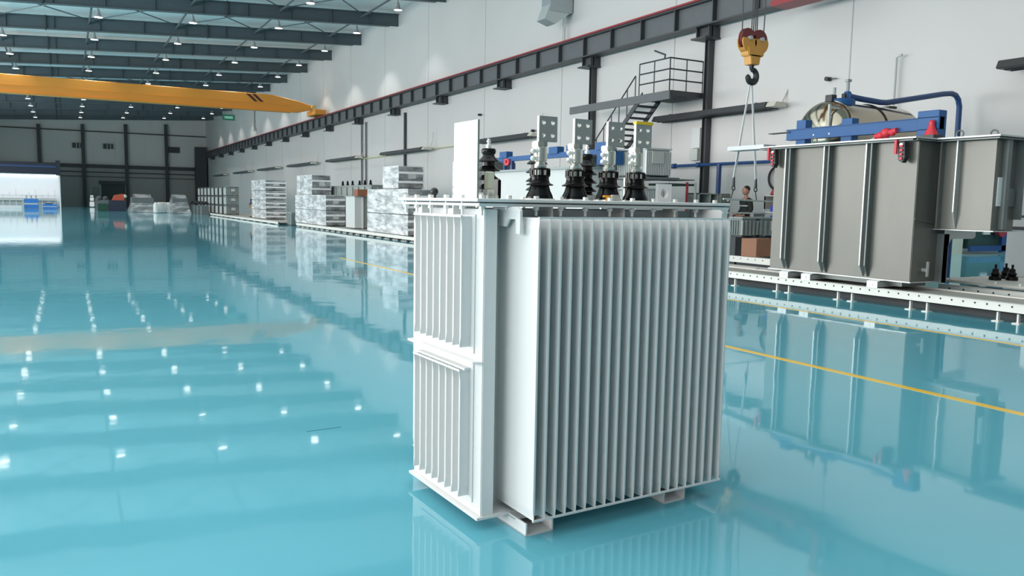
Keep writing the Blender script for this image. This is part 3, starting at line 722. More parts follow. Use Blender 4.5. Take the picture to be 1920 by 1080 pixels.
# yellow gas pipe on wall
o = MB().tube([(18.2, 46, 4.42), (18.2, 62, 4.42)], .035, 6).tube([(18.2, 36, 4.5), (18.2, 44, 4.5)], .03, 6).build('gas_pipe', mat('pale_yellow_pipe', (.55, .52, .30), .5)); tag(o, 'thin pale yellow gas pipe along the right wall between heaters', 'pipe')
# blue compressed-air pipe
t = thing('air_pipe', 'blue pipe running level along the right wall with a drop leg', 'pipe', (17.95, 0, 0))
MB().tube([(0, 15.2, 2.87), (0, 27, 2.87)], .05, 8).build('main_pipe', bluepipe, t)
MB().tube([(-.05, 19.0, 2.87), (-.05, 19.0, 0)], .075, 8).build('drop_leg', bluepipe, t)
for y in (20.0, 21.2): MB().cyl((0, y-.08, 2.87), (0, y+.08, 2.87), .085, n=10).build('coupling', bluepipe, t)
for k, (y, z) in enumerate(((15.35, 5.05), (31.2, 4.75), (36.5, 5.9))):
    t = thing('wall_sensor', 'small dark round fitting on the right wall, %s' % ['right of the crane hook', 'just above the first terminal flag', 'high left of the white screen'][k], 'sensor', (18.3, y, z), 0, 'wall sensors')
    MB().cyl((-.12, 0, 0), (.04, 0, 0), .06, n=10).build('head', blackr, t); MB().cyl((-.04, 0, 0), (-.04, -.28, -.02), .015, n=5).build('stem', blackr, t)
# air duct at the top and down pipe
t = thing('air_duct', 'grey sheet metal duct outlet high on the right wall at the top edge', 'duct', (17.6, 28.6, 8.9))
MB().box(-.35, .7, -.35, .35, .35, 3.6).build('duct', mat('duct_metal', (.42, .46, .48), .35, metal=.5), t)
MB().hexa([(-.6, -.32, 0), (-.1, -.32, -.15), (-.1, .32, -.15), (-.6, .32, 0)], [(-.35, -.32, .6), (.6, -.32, .35), (.6, .32, .35), (-.35, .32, .6)]).build('outlet', mat('duct_pale', (.55, .6, .6), .4, metal=.3), t)
MB().tube([(.55, 0, -.1), (.55, 0, -1.0)], .04, 6).build('drain_pipe', greytile, t)
o = MB().tube([(18.19, 91.5, 13.1), (18.19, 91.5, 9.2), (18.1, 90.6, 8.9)], .15, 8).build('down_pipe', greytile); tag(o, 'grey down pipe on the right wall above the crane girder end', 'pipe')
for k, y in enumerate((8.5, 60.0)):
    pass

# stair and landing
ST = thing('steel_stair', 'dark steel staircase with landing and railings climbing the right wall', 'staircase', (17.15, 0, 0))
lz = 5.18; y_l0, y_l1 = 20.15, 21.75
MB().box(-.35, 1.05, y_l0, y_l1, lz-.16, lz).build('landing', dark, ST)
MB().box(-.40, -.33, y_l0, 25.9, lz-.28, lz-.02).build('side_beam', runway_m, ST)
top = Vector((0, 21.6, lz)); bot = Vector((0, 27.4, 0))
n = 29
MB().hexa([(-.35, top.y, top.z-.14), (-.31, top.y, top.z-.14), (-.31, bot.y, 0), (-.35, bot.y, 0)], [(-.35, top.y, top.z+.08), (-.31, top.y, top.z+.08), (-.31, bot.y+.2, 0.02), (-.35, bot.y+.2, 0.02)]).build('stringer', dark, ST)
MB().hexa([(.46, top.y, top.z-.14), (.50, top.y, top.z-.14), (.50, bot.y, 0), (.46, bot.y, 0)], [(.46, top.y, top.z+.08), (.50, top.y, top.z+.08), (.50, bot.y+.2, 0.02), (.46, bot.y+.2, 0.02)]).build('stringer', dark, ST)
for k in range(n):
    p = top.lerp(bot, (k+.7)/n); MB().box(-.31, .46, p.y-.14, p.y+.12, p.z-.05, p.z).build('tread', dark, ST)
def rail(pts, hgt=1.0, x=-.36, name='railing'):
    mb = MB()
    for a, b in zip(pts[:-1], pts[1:]):
        a = Vector(a); b = Vector(b)
        for f in (1, .66, .33) if abs(a.z-b.z) < .1 else (1,):
            mb.tube([a+Vector((0, 0, hgt*f)), b+Vector((0, 0, hgt*f))], .024, 5)
        m_ = max(1, int((b-a).length/.55))
        for i in range(m_+1):
            p = a.lerp(b, i/m_); mb.tube([p, p+Vector((0, 0, hgt))], .02, 5)
    mb.build(name, dark, ST)
rail([(-.36, 20.2, lz), (-.36, 21.75, lz)]); rail([(-.36, 21.95, lz-.25), (-.36, 27.2, .3)], .9)
rail([(-.36, 20.2, lz), (1.0, 20.2, lz)])
MB().tube([(-.36, 20.5, lz+1.0), (-.36, 20.45, lz+1.12), (-.36, 21.0, lz+1.33)], .03, 5).build('floodlight_arm', dark, ST)
o = MB().box(18.22, 18.34, 20.3, 20.7, 3.45, 4.1).build('wall_duct', mat('pale_wall_box', (.62, .63, .63), .4)); tag(o, 'pale vertical cable duct on the wall left of the nearest column', 'duct')
o = MB().box(18.18, 18.34, 20.35, 20.72, 3.05, 3.42).build('junction_box', greytile); tag(o, 'light grey junction box at the foot of the wall cable duct', 'box')

# ------------------------------------------------------------------ generic finned transformer
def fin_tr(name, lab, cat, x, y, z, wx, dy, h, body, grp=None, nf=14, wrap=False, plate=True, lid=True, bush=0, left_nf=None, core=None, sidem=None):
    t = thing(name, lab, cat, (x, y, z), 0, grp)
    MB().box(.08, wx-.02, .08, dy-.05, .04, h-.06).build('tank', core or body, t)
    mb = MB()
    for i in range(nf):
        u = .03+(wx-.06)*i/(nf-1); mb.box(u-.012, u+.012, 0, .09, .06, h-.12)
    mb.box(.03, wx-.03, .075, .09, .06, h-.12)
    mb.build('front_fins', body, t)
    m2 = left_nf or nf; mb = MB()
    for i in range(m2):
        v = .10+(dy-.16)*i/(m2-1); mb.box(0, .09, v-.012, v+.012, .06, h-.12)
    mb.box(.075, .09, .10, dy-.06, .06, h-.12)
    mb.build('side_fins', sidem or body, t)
    if lid: MB().box(0, wx, 0, dy, h-.07, h-.03).build('lid', body, t)
    if plate: MB().box(wx*.38, wx*.68, -.015, 0, h*.45, h*.72).build('nameplate', greytile, t)
    MB().box(.05, .15, .05, dy-.05, 0, .05).box(wx-.15, wx-.05, .05, dy-.05, 0, .05).build('skid', dark, t)
    for k in range(bush):
        u = wx*(k+1)/(bush+1); MB().lathe([(.05, h-.03), (.06, h), (.03, h+.03), (.05, h+.06), (.02, h+.14)], (u, dy*.4), 10).build('bushing', black_por, t)
    if wrap:
        e = .025
        m_ = MB()
        # crumpled film shell
        ny = max(3, int(dy/.35)); nz = 4; nx = 4
        def jit(): return random.uniform(-.012, .012)
        def grid(fn, a, b):
            vs = [fn(i/a, j/b) for j in range(b+1) for i in range(a+1)]
            fs = [(j*(a+1)+i, j*(a+1)+i+1, (j+1)*(a+1)+i+1, (j+1)*(a+1)+i) for j in range(b) for i in range(a)]
            m_.add(vs, fs)
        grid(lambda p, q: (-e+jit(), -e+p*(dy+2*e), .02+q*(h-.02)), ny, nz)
        m_.build('side_wrap', film_glare, t); m_ = MB()
        grid(lambda p, q: (-e+p*(wx+2*e), -e+jit(), .02+q*(h-.02)), nx, nz)
        grid(lambda p, q: (wx+e+jit(), -e+p*(dy+2*e), .02+q*(h-.02)), ny, nz)
        grid(lambda p, q: (-e+p*(wx+2*e), dy+e+jit(), .02+q*(h-.02)), nx, nz)
        grid(lambda p, q: (-e+p*(wx+2*e), -e+q*(dy+2*e), h+.01+jit()), nx, ny)
        m_.build('plastic_wrap', film, t)
        # film rolled into white bands
        for zz in (h*.70, h*.30):
            MB().box(-.03, wx+.03, -.032, -.028, zz-.045, zz+.045).build('film_band', mat('milky_film', (.85, .86, .87), .25, bump=.6, bscale=9), t)
    return t
G = 'film-wrapped transformers stacked on the platforms'
# stack C (wide) : two rows below, one above
fin_tr('wrapped_transformer', 'film-wrapped dark transformer, topmost of the wide stack beside the grey-green transformer', 'wrapped transformer', 11.6, 43.2, 1.78, 1.0, 3.2, 1.08, gtr_d, G, 12, True)
fin_tr('wrapped_transformer', 'film-wrapped dark transformer, middle one of the wide stack', 'wrapped transformer', 11.5, 40.22, .98, .95, 6.2, .80, gtr_d, G, 12, True, left_nf=30)
fin_tr('wrapped_transformer', 'film-wrapped dark transformer, bottom one of the wide stack', 'wrapped transformer', 11.5, 40.22, .20, .95, 6.2, .78, gtr_d, G, 12, True, left_nf=30)
# stack B (narrow tall)
for k, (z0, hh) in enumerate(((.17, .62), (.80, .62), (1.43, .62), (2.07, .72))):
    fin_tr('wrapped_transformer', 'film-wrapped dark transformer in the tall narrow stack, %s from the bottom' % ['lowest', 'second', 'third', 'topmost'][k], 'wrapped transformer', 11.55, 54.5, z0, 1.28, 4.6, hh, gtr_d, G, 12, True, left_nf=16)
# stack E (near, behind the foreground transformer)
fin_tr('wrapped_transformer', 'film-wrapped dark transformer, topmost of the nearest stack', 'wrapped transformer', 11.6, 30.3, 2.02, 1.06, 1.75, .92, gtr_d, G, 14, True)
fin_tr('wrapped_transformer', 'film-wrapped dark transformer, middle of the nearest stack', 'wrapped transformer', 11.45, 28.9, 1.01, 1.1, 4.7, 1.0, gtr_d, G, 14, True, left_nf=20)
fin_tr('wrapped_transformer', 'film-wrapped dark transformer, bottom of the nearest stack', 'wrapped transformer', 11.45, 28.9, .20, 1.1, 4.7, .80, gtr_d, G, 14, True, left_nf=20)
fin_tr('wrapped_transformer', 'film-wrapped transformer peeping out left of the white screen', 'wrapped transformer', 12.6, 26.2, 2.1, .8, 1.1, .92, gtr_l, G, 10, True)
fin_tr('wrapped_transformer', 'film-wrapped transformer under the one left of the white screen', 'wrapped transformer', 12.6, 26.2, .20, .8, 1.1, 1.88, gtr_l, G, 10, True)
# grey-green transformer with row of bushings
fin_tr('oil_transformer', 'grey-green transformer with small black bushings behind the wrapped stack', 'transformer', 12.75, 37.0, .20, 1.1, 6.8, 2.12, gtr, None, 4, False, False, True, 0, 8)
t = thing('grey_cabinet', 'plain light grey tank with pale vertical edges left of the nearest wrapped stack', 'tank', (11.95, 37.0, .20))
MB().box(.0, .40, .0, 1.4, .02, 1.52).build('body', gtr_l, t); MB().box(.40, .74, .06, 1.4, .02, 1.5).build('side_body', gtr, t)
MB().box(.34, .42, -.03, .06, .0, 1.55).build('corner_post', beige, t)
MB().box(-.02, .76, -.03, 1.42, 1.5, 1.54).build('cover', gtr, t)
o = MB().box(12.0, 12.48, 36.7, 37.3, 1.745, 2.05).build('timber_box', mat('red_brown_wood', (.30, .11, .06), .7, var=.2)); tag(o, 'red-brown box on top of the light grey tank', 'box')
for k in range(6):
    t = MB().lathe([(.07, 2.31), (.09, 2.36), (.04, 2.40), (.07, 2.44), (.02, 2.56)], (13.15, 38.2+.85*k+(.3 if k > 2 else 0)), 10).build('porcelain_bushing', black_por)
    tag(t, 'small black bushing on the grey-green transformer, %s from the camera side' % ORD[k], 'bushing', 'bushings on the grey-green transformer')
# finned stack A: 3 tiers x 4
for tier, z0 in enumerate((.17, .94, 1.71)):
    for k in range(8):
        fin_tr('finned_transformer', 'light grey finned transformer, %s tier of the far stack, %s from the camera' % (['bottom', 'middle', 'top'][tier], ORD[k]), 'transformer', 11.35, 68.6+2.1*k, z0, 1.05, 1.25, .78, gtr if k == 0 else gtr_d, 'three tiers of finned transformers', 8, False, k == 0, True, 0, 5, gtr_d, gtr_l)  # one paint in reality; shaded fronts and recesses coloured darker than lit sides
# small transformer at the platform gap, rack with red parts, person
fin_tr('small_transformer', 'small grey transformer standing in the gap between the two left platforms', 'transformer', 11.35, 47.0, .0, .62, .9, .80, gtr, None, 8)
t = thing('parts_rack', 'low rack holding red-brown parts between two wrapped stacks', 'rack', (12.3, 49.3, 0))
MB().box(0, 1.0, 0, .6, .45, .5).box(0, 1.0, 0, .6, .9, .95).box(0, .05, 0, .05, 0, 1.6).box(.95, 1.0, 0, .05, 0, 1.6).box(0, .05, .55, .6, 0, 1.6).box(.95, 1.0, .55, .6, 0, 1.6).build('frame', dark, t)
for k in range(3): MB().lathe([(.1, .95), (.13, 1.0), (.13, 1.25), (.06, 1.35)], (.2+.3*k, .3), 10).build('coil', mat('red_brown_coil', (.28, .07, .04), .6), t)
MB().box(.05, .95, .05, .5, .5, .72).build('pale_tray', gtr_l, t)

# ------------------------------------------------------------------ people
def person(name, lab, loc, rz_, sc=1.0, jacket=navyc, trousers=None, stripe=True):
    t = thing(name, lab, 'person', loc, rz_)
    t.scale = (sc, sc, sc)
    # faces -y ; continuous body by skin modifier
    V_ = [(0,0,.95),(0,0,1.12),(0,0,1.30),(0,.01,1.45),(0,.0,1.52),(0,-.01,1.60),   # pelvis..neck..head base
          (.10,0,.88),(.11,-.01,.50),(.11,.01,.09),(.11,-.14,.04),
          (-.10,0,.88),(-.11,-.01,.50),(-.11,.01,.09),(-.11,-.14,.04),
          (.18,.01,1.42),(.25,.03,1.16),(.20,-.16,1.02),(.14,-.26,1.02),
          (-.18,.01,1.42),(-.25,.03,1.16),(-.20,-.16,1.02),(-.14,-.26,1.02)]
    E_ = [(0,1),(1,2),(2,3),(3,4),(4,5),(0,6),(6,7),(7,8),(8,9),(0,10),(10,11),(11,12),(12,13),(3,14),(14,15),(15,16),(16,17),(3,18),(18,19),(19,20),(20,21)]
    R_ = {0:(.15,.11),1:(.145,.105),2:(.165,.12),3:(.13,.09),4:(.055,.055),5:(.055,.06),6:(.09,.09),7:(.06,.06),8:(.04,.045),9:(.04,.03),10:(.09,.09),11:(.06,.06),12:(.04,.045),13:(.04,.03),14:(.065,.065),15:(.048,.048),16:(.032,.032),17:(.02,.028),18:(.065,.065),19:(.048,.048),20:(.032,.032),21:(.02,.028)}
    me = bpy.data.meshes.new('body'); me.from_pydata(V_, E_, []); o = bpy.data.objects.new('body', me); S.collection.objects.link(o); o.parent = t
    m_ = o.modifiers.new('s', 'SKIN'); sv = me.skin_vertices[0].data
    for i, r in R_.items(): sv[i].radius = r
    sv[0].use_root = True
    o.modifiers.new('u', 'SUBSURF').levels = 1; o.modifiers['u'].render_levels = 2
    me.materials.append(skin)
    # head
    mb = MB().sphere((0, -.02, 1.69), .108, 16, (.80, .98, 1.15)).sphere((0, -.118, 1.695), .018, 8, (1, 1.2, 1.4)).sphere((.083, -.01, 1.70), .02, 8, (.5, 1, 1.5)).sphere((-.083, -.01, 1.70), .02, 8, (.5, 1, 1.5))
    mb.build('head', skin, t)
    MB().sphere((.03, -.108, 1.72), .011, 8).sphere((-.03, -.108, 1.72), .011, 8).box(-.024, .024, -.116, -.108, 1.640, 1.646).build('eyes_and_mouth', hairm, t)
    MB().sphere((0, .006, 1.745), .108, 14, (.80, .95, .85)).build('hair', hairm, t)
    # fingers
    for s_ in (1, -1):
        mb = MB()
        for k in range(4): mb.tube([(s_*(.14-.008*k+.012), -.26, 1.035-.018*k), (s_*(.11-.006*k), -.32, 1.03-.018*k), (s_*(.085), -.335, 1.02-.018*k)], [.010, .009, .007], 6)
        mb.tube([(s_*.15, -.24, 1.05), (s_*.12, -.28, 1.075), (s_*.10, -.31, 1.07)], [.012, .010, .008], 6)
        mb.build('fingers', skin, t)
    # clothing: same skeleton, thicker
    def cloth(idx, edges, grow, nm, mt):
        mp = {v: i for i, v in enumerate(idx)}
        me = bpy.data.meshes.new(nm); me.from_pydata([V_[i] for i in idx], [(mp[a], mp[b]) for a, b in edges], [])
        o = bpy.data.objects.new(nm, me); S.collection.objects.link(o); o.parent = t
        o.modifiers.new('s', 'SKIN'); sv = me.skin_vertices[0].data
        for i in idx: sv[mp[i]].radius = (R_[i][0]+grow, R_[i][1]+grow)
        sv[0].use_root = True; u = o.modifiers.new('u', 'SUBSURF'); u.levels = 1; u.render_levels = 2
        me.materials.append(mt)
    cloth([0,1,2,3,4,14,15,16,18,19,20], [(0,1),(1,2),(2,3),(3,4),(3,14),(14,15),(15,16),(3,18),(18,19),(19,20)], .022, 'jacket', jacket)
    cloth([0,6,7,8,10,11,12], [(0,6),(6,7),(7,8),(0,10),(10,11),(11,12)], .02, 'trousers', trousers or jacket)
    for s_ in (1, -1): MB().sphere((s_*.11, -.07, .05), .055, 10, (.9, 2.2, .9)).build('shoe', blackr, t)
    if stripe: MB().lathe([(.20, 1.27), (.205, 1.285), (.20, 1.30)], (0, 0), 20, 'z', 1, .78).build('reflective_stripe', refl, t)
    return t
person('person', 'person in dark work jacket with grey chest stripe standing behind the right benches', (16.88, 16.78, .24), -1.85, 1.04)
person('person', 'small distant person in navy top and tan trousers beside the finned stack', (11.75, 60.2, .17), -1.9, .92, mat('navy_top', (.02, .03, .09), .8), mat('tan_trousers', (.42, .27, .17), .8), False)

# ------------------------------------------------------------------ right background workshop
t = thing('storage_rack', 'steel rack with dark shelves and one red post behind the transformer lid', 'rack', (13.3, 17.0, 0))
MB().box(0, 1.3, 0, 1.5, 2.24, 2.30).build('shelf', gtr_d, t)
MB().box(1.3, 2.1, .3, 1.2, 2.25, 2.28).build('shelf', gtr_d, t)
MB().box(1.2, 2.1, .3, 1.2, 2.10, 2.16).build('shelf', mat('dark_green_shelf', (.015, .06, .04), .5), t)
for x, m_ in ((0, greytile), (1.75, redrail), (2.05, greytile)): MB().box(x, x+.05, .2, .25, .0, 2.2).build('post', m_, t)
MB().box(0, 2.1, .2, 1.3, 1.5, 1.55).build('shelf', gtr_d, t)
t = fin_tr('finned_transformer', 'grey finned transformer with a square blank panel standing high behind the fourth bushing', 'transformer', 13.47, 17.05, 2.30, .88, 1.3, .80, gtr_l, None, 15, False, False)
MB().box(.20, .58, -.03, 0, .36, .68).build('panel', greytile, t)
fin_tr('finned_transformer', 'smaller finned transformer on the lower rack shelf, right of the lifting eye', 'transformer', 13.42, 17.25, 1.55, .92, .9, .50, gtr_l, None, 15, False, False)
# blue lifting frame far behind the bushings
t = thing('lifting_beam', 'second blue lifting beam with red clamps seen between the black bushings', 'lifting beam', (13.1, 17.8, 0))
MB().box(-.07, .07, 0, 7.3, 2.93, 3.08).build('beam', blue, t)
for y in (.5, 2.0, 3.0, 6.2): MB().box(-.12, .12, y-.25, y+.25, 3.05, 3.26).build('post', blue, t)
MB().box(-.1, .3, 0, .7, 2.64, 3.0).build('end_post', blue, t)
for y in (1.8, 3.9, 5.9): MB().prism([(y-.12, 3.0), (y+.10, 3.02), (y+.16, 2.88), (y+.05, 2.78), (y-.14, 2.80), (y-.2, 2.9)], 0, -.16, -.08).cyl((-.2, y, 2.92), (-.05, y, 2.92), .05, n=8).build('red_clamp', red, t)
for y in (5.6, 6.1): MB().box(-.1, .0, y, y+.12, 2.63, 2.93).build('hanger', bluepipe, t)
t2 = thing('galvanised_tank', 'second bare steel tank behind the bushings under the blue beam', 'transformer tank', (12.9, 18.7, .2))
MB().box(0, .9, 0, 6.2, .1, 2.35).build('tank_body', gtr_l, t2); MB().box(-.1, 1.0, -.1, 6.3, 2.35, 2.42).build('lid', gtr, t2)
MB().box(.05, .2, .1, 6.1, 0, .1).build('skid', dark, t2); MB().box(.7, .85, .1, 6.1, 0, .1).build('skid', dark, t2)
MB().box(-.02, .92, .25, .35, 2.42, 2.72).build('bearer', steel_d, t2); MB().box(-.02, .92, 5.8, 5.9, 2.42, 2.72).build('bearer', steel_d, t2)
t2.location = (12.75, 18.7, .2); t.location = (13.1, 17.95, 0)
# control cabinet, bench, casings
t = thing('open_cabinet', 'grey-green steel cabinet with open compartments left of the person', 'cabinet', (15.45, 17.15, .0))
MB().box(0, .03, 0, .5, 1.0, 1.91).box(.42, .45, 0, .5, 1.0, 1.91).box(.71, .74, 0, .5, 1.0, 1.91).box(0, .74, 0, .5, 1.88, 1.91).box(0, .74, .47, .5, 0, 1.91).box(0, .74, 0, .5, 0, 1.0).build('body', gtr, t)
MB().box(.75, 1.08, -.1, .5, 0, 1.91).build('door', mat('grey_green_door', (.16, .19, .17), .5), t); MB().sphere((.98, -.12, 1.72), .03, 8).build('handle', boltm, t)
t = thing('work_bench', 'thin-topped work bench in front of the person', 'bench', (15.5, 16.05, 0))
MB().box(0, 1.45, 0, .42, 1.36, 1.40).build('top', greytile, t)
for x in (.02, 1.36): MB().box(x, x+.06, .05, .4, 0, 1.36).build('leg', gtr, t)
t = fin_tr('grey_casing', 'grey transformer casing with a square plate below the person', 'transformer', 16.1, 15.95, .78, .80, .5, .56, gtr, None, 5, False, False)
t.location = (16.1, 15.45, .75)
MB().box(.40, .68, -.03, .0, .18, .44).build('panel', greytile, t)
t = fin_tr('grey_casing', 'dark grey transformer casing partly hidden behind the foreground fins', 'transformer', 15.45, 15.45, .75, .6, .5, .56, gtr, None, 5, False, False)
o = MB().box(15.4, 16.95, 15.62, 15.99, .0, .75).build('dark_crate', dark); tag(o, 'dark low stand under the two grey casings', 'stand')
t = thing('parts_shelf', 'white shelf trolley with blue bins right of the person', 'shelf', (17.0, 15.7, 0))
for x in (0, .50):
    for y in (0, .5): MB().box(x, x+.03, y, y+.03, .0, 1.87).build('post', greytile, t)
for z in (.79, 1.14, 1.40, 1.85): MB().box(0, .53, 0, .53, z, z+.025).build('shelf', greytile, t)
MB().box(0, .53, .5, .52, 1.5, 1.85).build('mesh_back', mat('pink_grey_mesh', (.45, .36, .33), .6), t)
for k, (x, z) in enumerate(((.03, 1.425), (.05, 1.165))):
    o = MB().box(0, .30, 0, .3, 0, .16).build('storage_bin', bluebin, None, .01, 1); o.location = (17.0+x, 15.72, z); tag(o, 'blue plastic bin on the parts shelf, %s' % ['upper one', 'lower one'][k], 'bin', 'blue bins')
o = MB().box(0, .14, 0, .3, 0, .13).build('storage_bin', mat('yellow_bin', (.5, .36, .04), .5), None, .01, 1); o.location = (17.35, 15.72, 1.425); tag(o, 'small yellow bin beside the upper blue bin', 'bin')
o = MB().torus((0, 0, 0), .34, .035, 'x', 28, 8).build('hose_ring', blackr); o.location = (18.27, 16.95, 2.40); tag(o, 'black hose ring hanging on the wall left of the big steel tank', 'hose')
for k, (x, y) in enumerate(((17.05, 15.95), (17.3, 15.95))):
    o = MB().lathe([(.06, 0), (.08, .04), (.05, .1), (.03, .16)], (0, 0), 10).build('red_fitting', redrail); o.location = (x, y, 1.875); tag(o, 'dark red fitting on top of the parts shelf, %s one' % ['left', 'right'][k], 'fitting', 'fittings on the shelf')
# third beam row of platform carrying boxes
t = thing('perforated_beam', 'perforated cream beam row behind the right platform', 'beam', (12.56, 12.1, 0), 0, 'perforated beams')
MB().box(0, .03, 0, 4.3, .12, .28).box(0, .1, 0, 4.3, .27, .28).box(.03, .9, 0, 4.3, .2, .22).build('beam', beige, t)
mb = MB(); y = .1
while y < 4.2: mb.cyl((-.004, y, .22), (0, y, .22), .016, n=8); y += .25
tag(mb.build('bolt_holes', gasket, t), None, None, None, 'stuff'); MB().box(.2, .9, .1, 4.2, 0, .2).build('base', dark, t)
t2 = copy_tree(t); t2.location = (15.15, 11.3, .0); t2['label'] = 'perforated cream beam row farthest from the floor edge, under the cardboard box'
t['label'] = 'perforated cream beam row in the middle, directly behind the right platform'
# right-hand: perforated beam carrying the loose lid with bushings
t = copy_tree(t); t.location = (13.2, 4.2, .0); t['label'] = 'perforated cream beam row under the loose transformer lid at the right edge'
t = thing('loose_lid', 'loose cream transformer lid plate lying right of the big steel tank', 'lid', (13.6, 5.6, .285))
MB().box(0, 1.9, 0, 3.2, .0, .05).build('plate', beige, t, .01, 1)
mb = MB()
for k in range(8): mb.cyl((.08, .2+.4*k, .05), (.08, .2+.4*k, .08), .02, n=6)
mb.build('bolts', boltm, t); MB().cyl((.1, .3, .16), (1.3, .1, .16), .11, n=14).build('rolled_gasket', beige, t)
for k, (x, y) in enumerate(((14.35, 8.2), (14.6, 8.05), (14.85, 8.3))):
    o = MB().lathe([(.10, 0), (.10, .06), (.06, .09), (.085, .11), (.05, .15), (.05, .2), (.02, .21), (.02, .28)], (0, 0), 14).build('black_bushing', black_por); o.location = (x, y, .335)
    tag(o, 'black cone-shaped bushing standing on the loose lid, %s of three' % ['leftmost', 'middle', 'rightmost'][k], 'bushing', 'bushings on the loose lid')
t = thing('grey_tank_edge', 'light grey rounded casing cut off by the right edge of the photo', 'casing', (12.65, 6.3, .28))
MB().box(0, .6, 0, .5, 0, .62).build('body', gtr_l, t, .08, 3)
MB().box(-.02, .3, -.05, 0, .1, .2).build('skirt', beige, t)
# lower sill, machines in the side bay beyond the opening
t = thing('machine', 'dark machine with blue frame in the side bay seen under the tank cabinet', 'machine', (28.1, 17.1, 0))
MB().box(0, 2.2, 0, 1.5, .2, 1.45).build('body', mat('dark_machine', (.02, .05, .045), .5), t)
MB().box(1.9, 2.4, -.1, 0, .05, 1.6).box(0, 2.4, -.1, 0, .1, .3).build('frame', bluepipe, t); MB().lathe([(.02, -.3), (.28, -.28), (.28, -.1), (.02, -.08)], (1.6, .9), 16, 'y').build('wheel', redrail, t)
MB().box(.8, 1.2, -.06, 0, .7, 1.3).build('control_panel', greytile, t)
o = MB().box(26.9, 27.95, 17.2, 18.4, 0, 1.5).build('pale_cabinet', mat('pale_green_cabinet', (.45, .5, .42), .5)); tag(o, 'pale green cabinet in the side bay left of the dark machine', 'cabinet')
o = MB().cyl((12.9, 9.2, .42), (14.0, 9.5, .42), .12, n=14).build('dark_cylinder', steel_d); tag(o, 'dark cylinder lying under the arm of the big steel tank', 'cylinder')

# cardboard box, bags, foliage-like ties
t = thing('cardboard_box', 'brown cardboard box on the perforated beams beside the foreground fins', 'box', (15.22, 14.7, .285), .05)
MB().box(0, .62, 0, .5, 0, .46).build('carton', crate, t, .01, 1)
MB().box(.02, .60, .01, .24, .46, .468).build('flap', crate, t)
random.seed(3)
def lump(c, r, sc, m_, nm, lab, cat, pk=.25):
    mb = MB(); mb.sphere((0, 0, 0), r, 16, sc)
    mb.v = [(x*(1+random.uniform(-pk, pk)*.5), y*(1+random.uniform(-pk, pk)*.5), max(z*(1+random.uniform(-pk, pk)*.5), -r*sc[2]*.6)) for x, y, z in mb.v]
    o = mb.build(nm, m_); o.location = (c[0], c[1], c[2]+r*sc[2]*.6); return tag(o, lab, cat)
lump((15.85, 13.3, .285), .30, (1.2, 1, .45), plast, 'plastic_bag', 'white plastic sack lying flat left of the big steel tank', 'bag')
lump((15.5, 13.8, .285), .17, (1.2, 1, .8), plast, 'plastic_bag', 'small crumpled white bag between the box and the sack', 'bag')
lump((15.9, 14.0, .285), .24, (.8, .8, 1.3), mat('clear_bag', (.5, .52, .52), .3, bump=.5, bscale=10), 'plastic_bag', 'standing clear plastic bag behind the white sack', 'bag')
mb = MB()
for k in range(26):
    a = random.uniform(0, 2*PI); r = random.uniform(.03, .14); mb.tube([(0, 0, 0), (r*math.cos(a)*.6, r*math.sin(a)*.6, random.uniform(.05, .16)), (r*math.cos(a), r*math.sin(a), random.uniform(.05, .2))], [.012, .012, .006], 5)
o = mb.build('cable_ties', yell); o.location = (15.45, 14.25, .285); tag(o, 'tangle of yellow straps in front of the cardboard box', 'straps')

# ------------------------------------------------------------------ far end clutter
def coverd(x, y, z, w_, d_, h_, lab, mid=None):
    t = thing('covered_machine', lab, 'covered machine', (x, y, z), 0, 'film-covered machines at the far end')
    MB().box(.3, w_-.3, .3, d_-.3, 0, h_*.8).build('machine', gtr_d, t)
    MB().hexa([(0, 0, .02), (w_, 0, .02), (w_, d_, .02), (0, d_, .02)], [(w_*.22, d_*.2, h_), (w_*.78, d_*.2, h_), (w_*.78, d_*.8, h_), (w_*.22, d_*.8, h_)]).build('film_cover', film, t)
coverd(5.2, 85, 0, 2.5, 3, 1.75, 'film-covered arched machine, left one at the far end')
coverd(8.3, 80.5, .0, 1.9, 2.5, 1.75, 'film-covered machine with sloping sides, right one at the far end')
t = thing('machine', 'dark machine with red and orange parts at the far end near the roller door', 'machine', (3.7, 90, 0))
MB().box(0, 1.5, 0, 1.5, 0, 1.1).build('body', mat('dark_navy', (.02, .025, .05), .6), t)
MB().hexa([(.3, 0, 1.1), (1.4, 0, 1.1), (1.4, 1, 1.1), (.3, 1, 1.1)], [(.5, 0, 1.6), (1.3, 0, 1.75), (1.3, 1, 1.75), (.5, 1, 1.6)]).build('red_guard', mat('red_orange', (.5, .08, .04), .6), t)
MB().sphere((1.45, .2, 1.5), .2, 8).build('pale_part', cream, t)
o = MB().box(2.7, 3.6, 90, 91.4, 0, .75).build('green_bin', mat('dark_green', (.01, .06, .035), .5), None, .05); tag(o, 'dark green bin at the far end left of the red machine', 'bin')
t = thing('grey_machine', 'dark grey machine heap behind the green bin', 'machine', (2.6, 93, 0)); MB().box(0, 1.3, 0, 1, 0, 1.1).build('body', gtr_d, t); MB().sphere((.3, .3, 1.15), .35, 10).sphere((.9, .3, 1.2), .3, 10).build('top', dark, t)
random.seed(11)
for k in range(5):
    o = MB().lathe([(.15, 0), (.22, .05), (.22, .75+.1*k % .3), (.1, 1.0)], (0, 0), 10).build('white_drum', mat('white_drum', (.75, .77, .76), .4)); o.location = (7.3+.46*k*.7, 82.2+.5*k, 0); tag(o, 'white upright cylinder between the two film-covered machines, %s from the left' % ORD[k], 'drum', 'white cylinders at the far end')
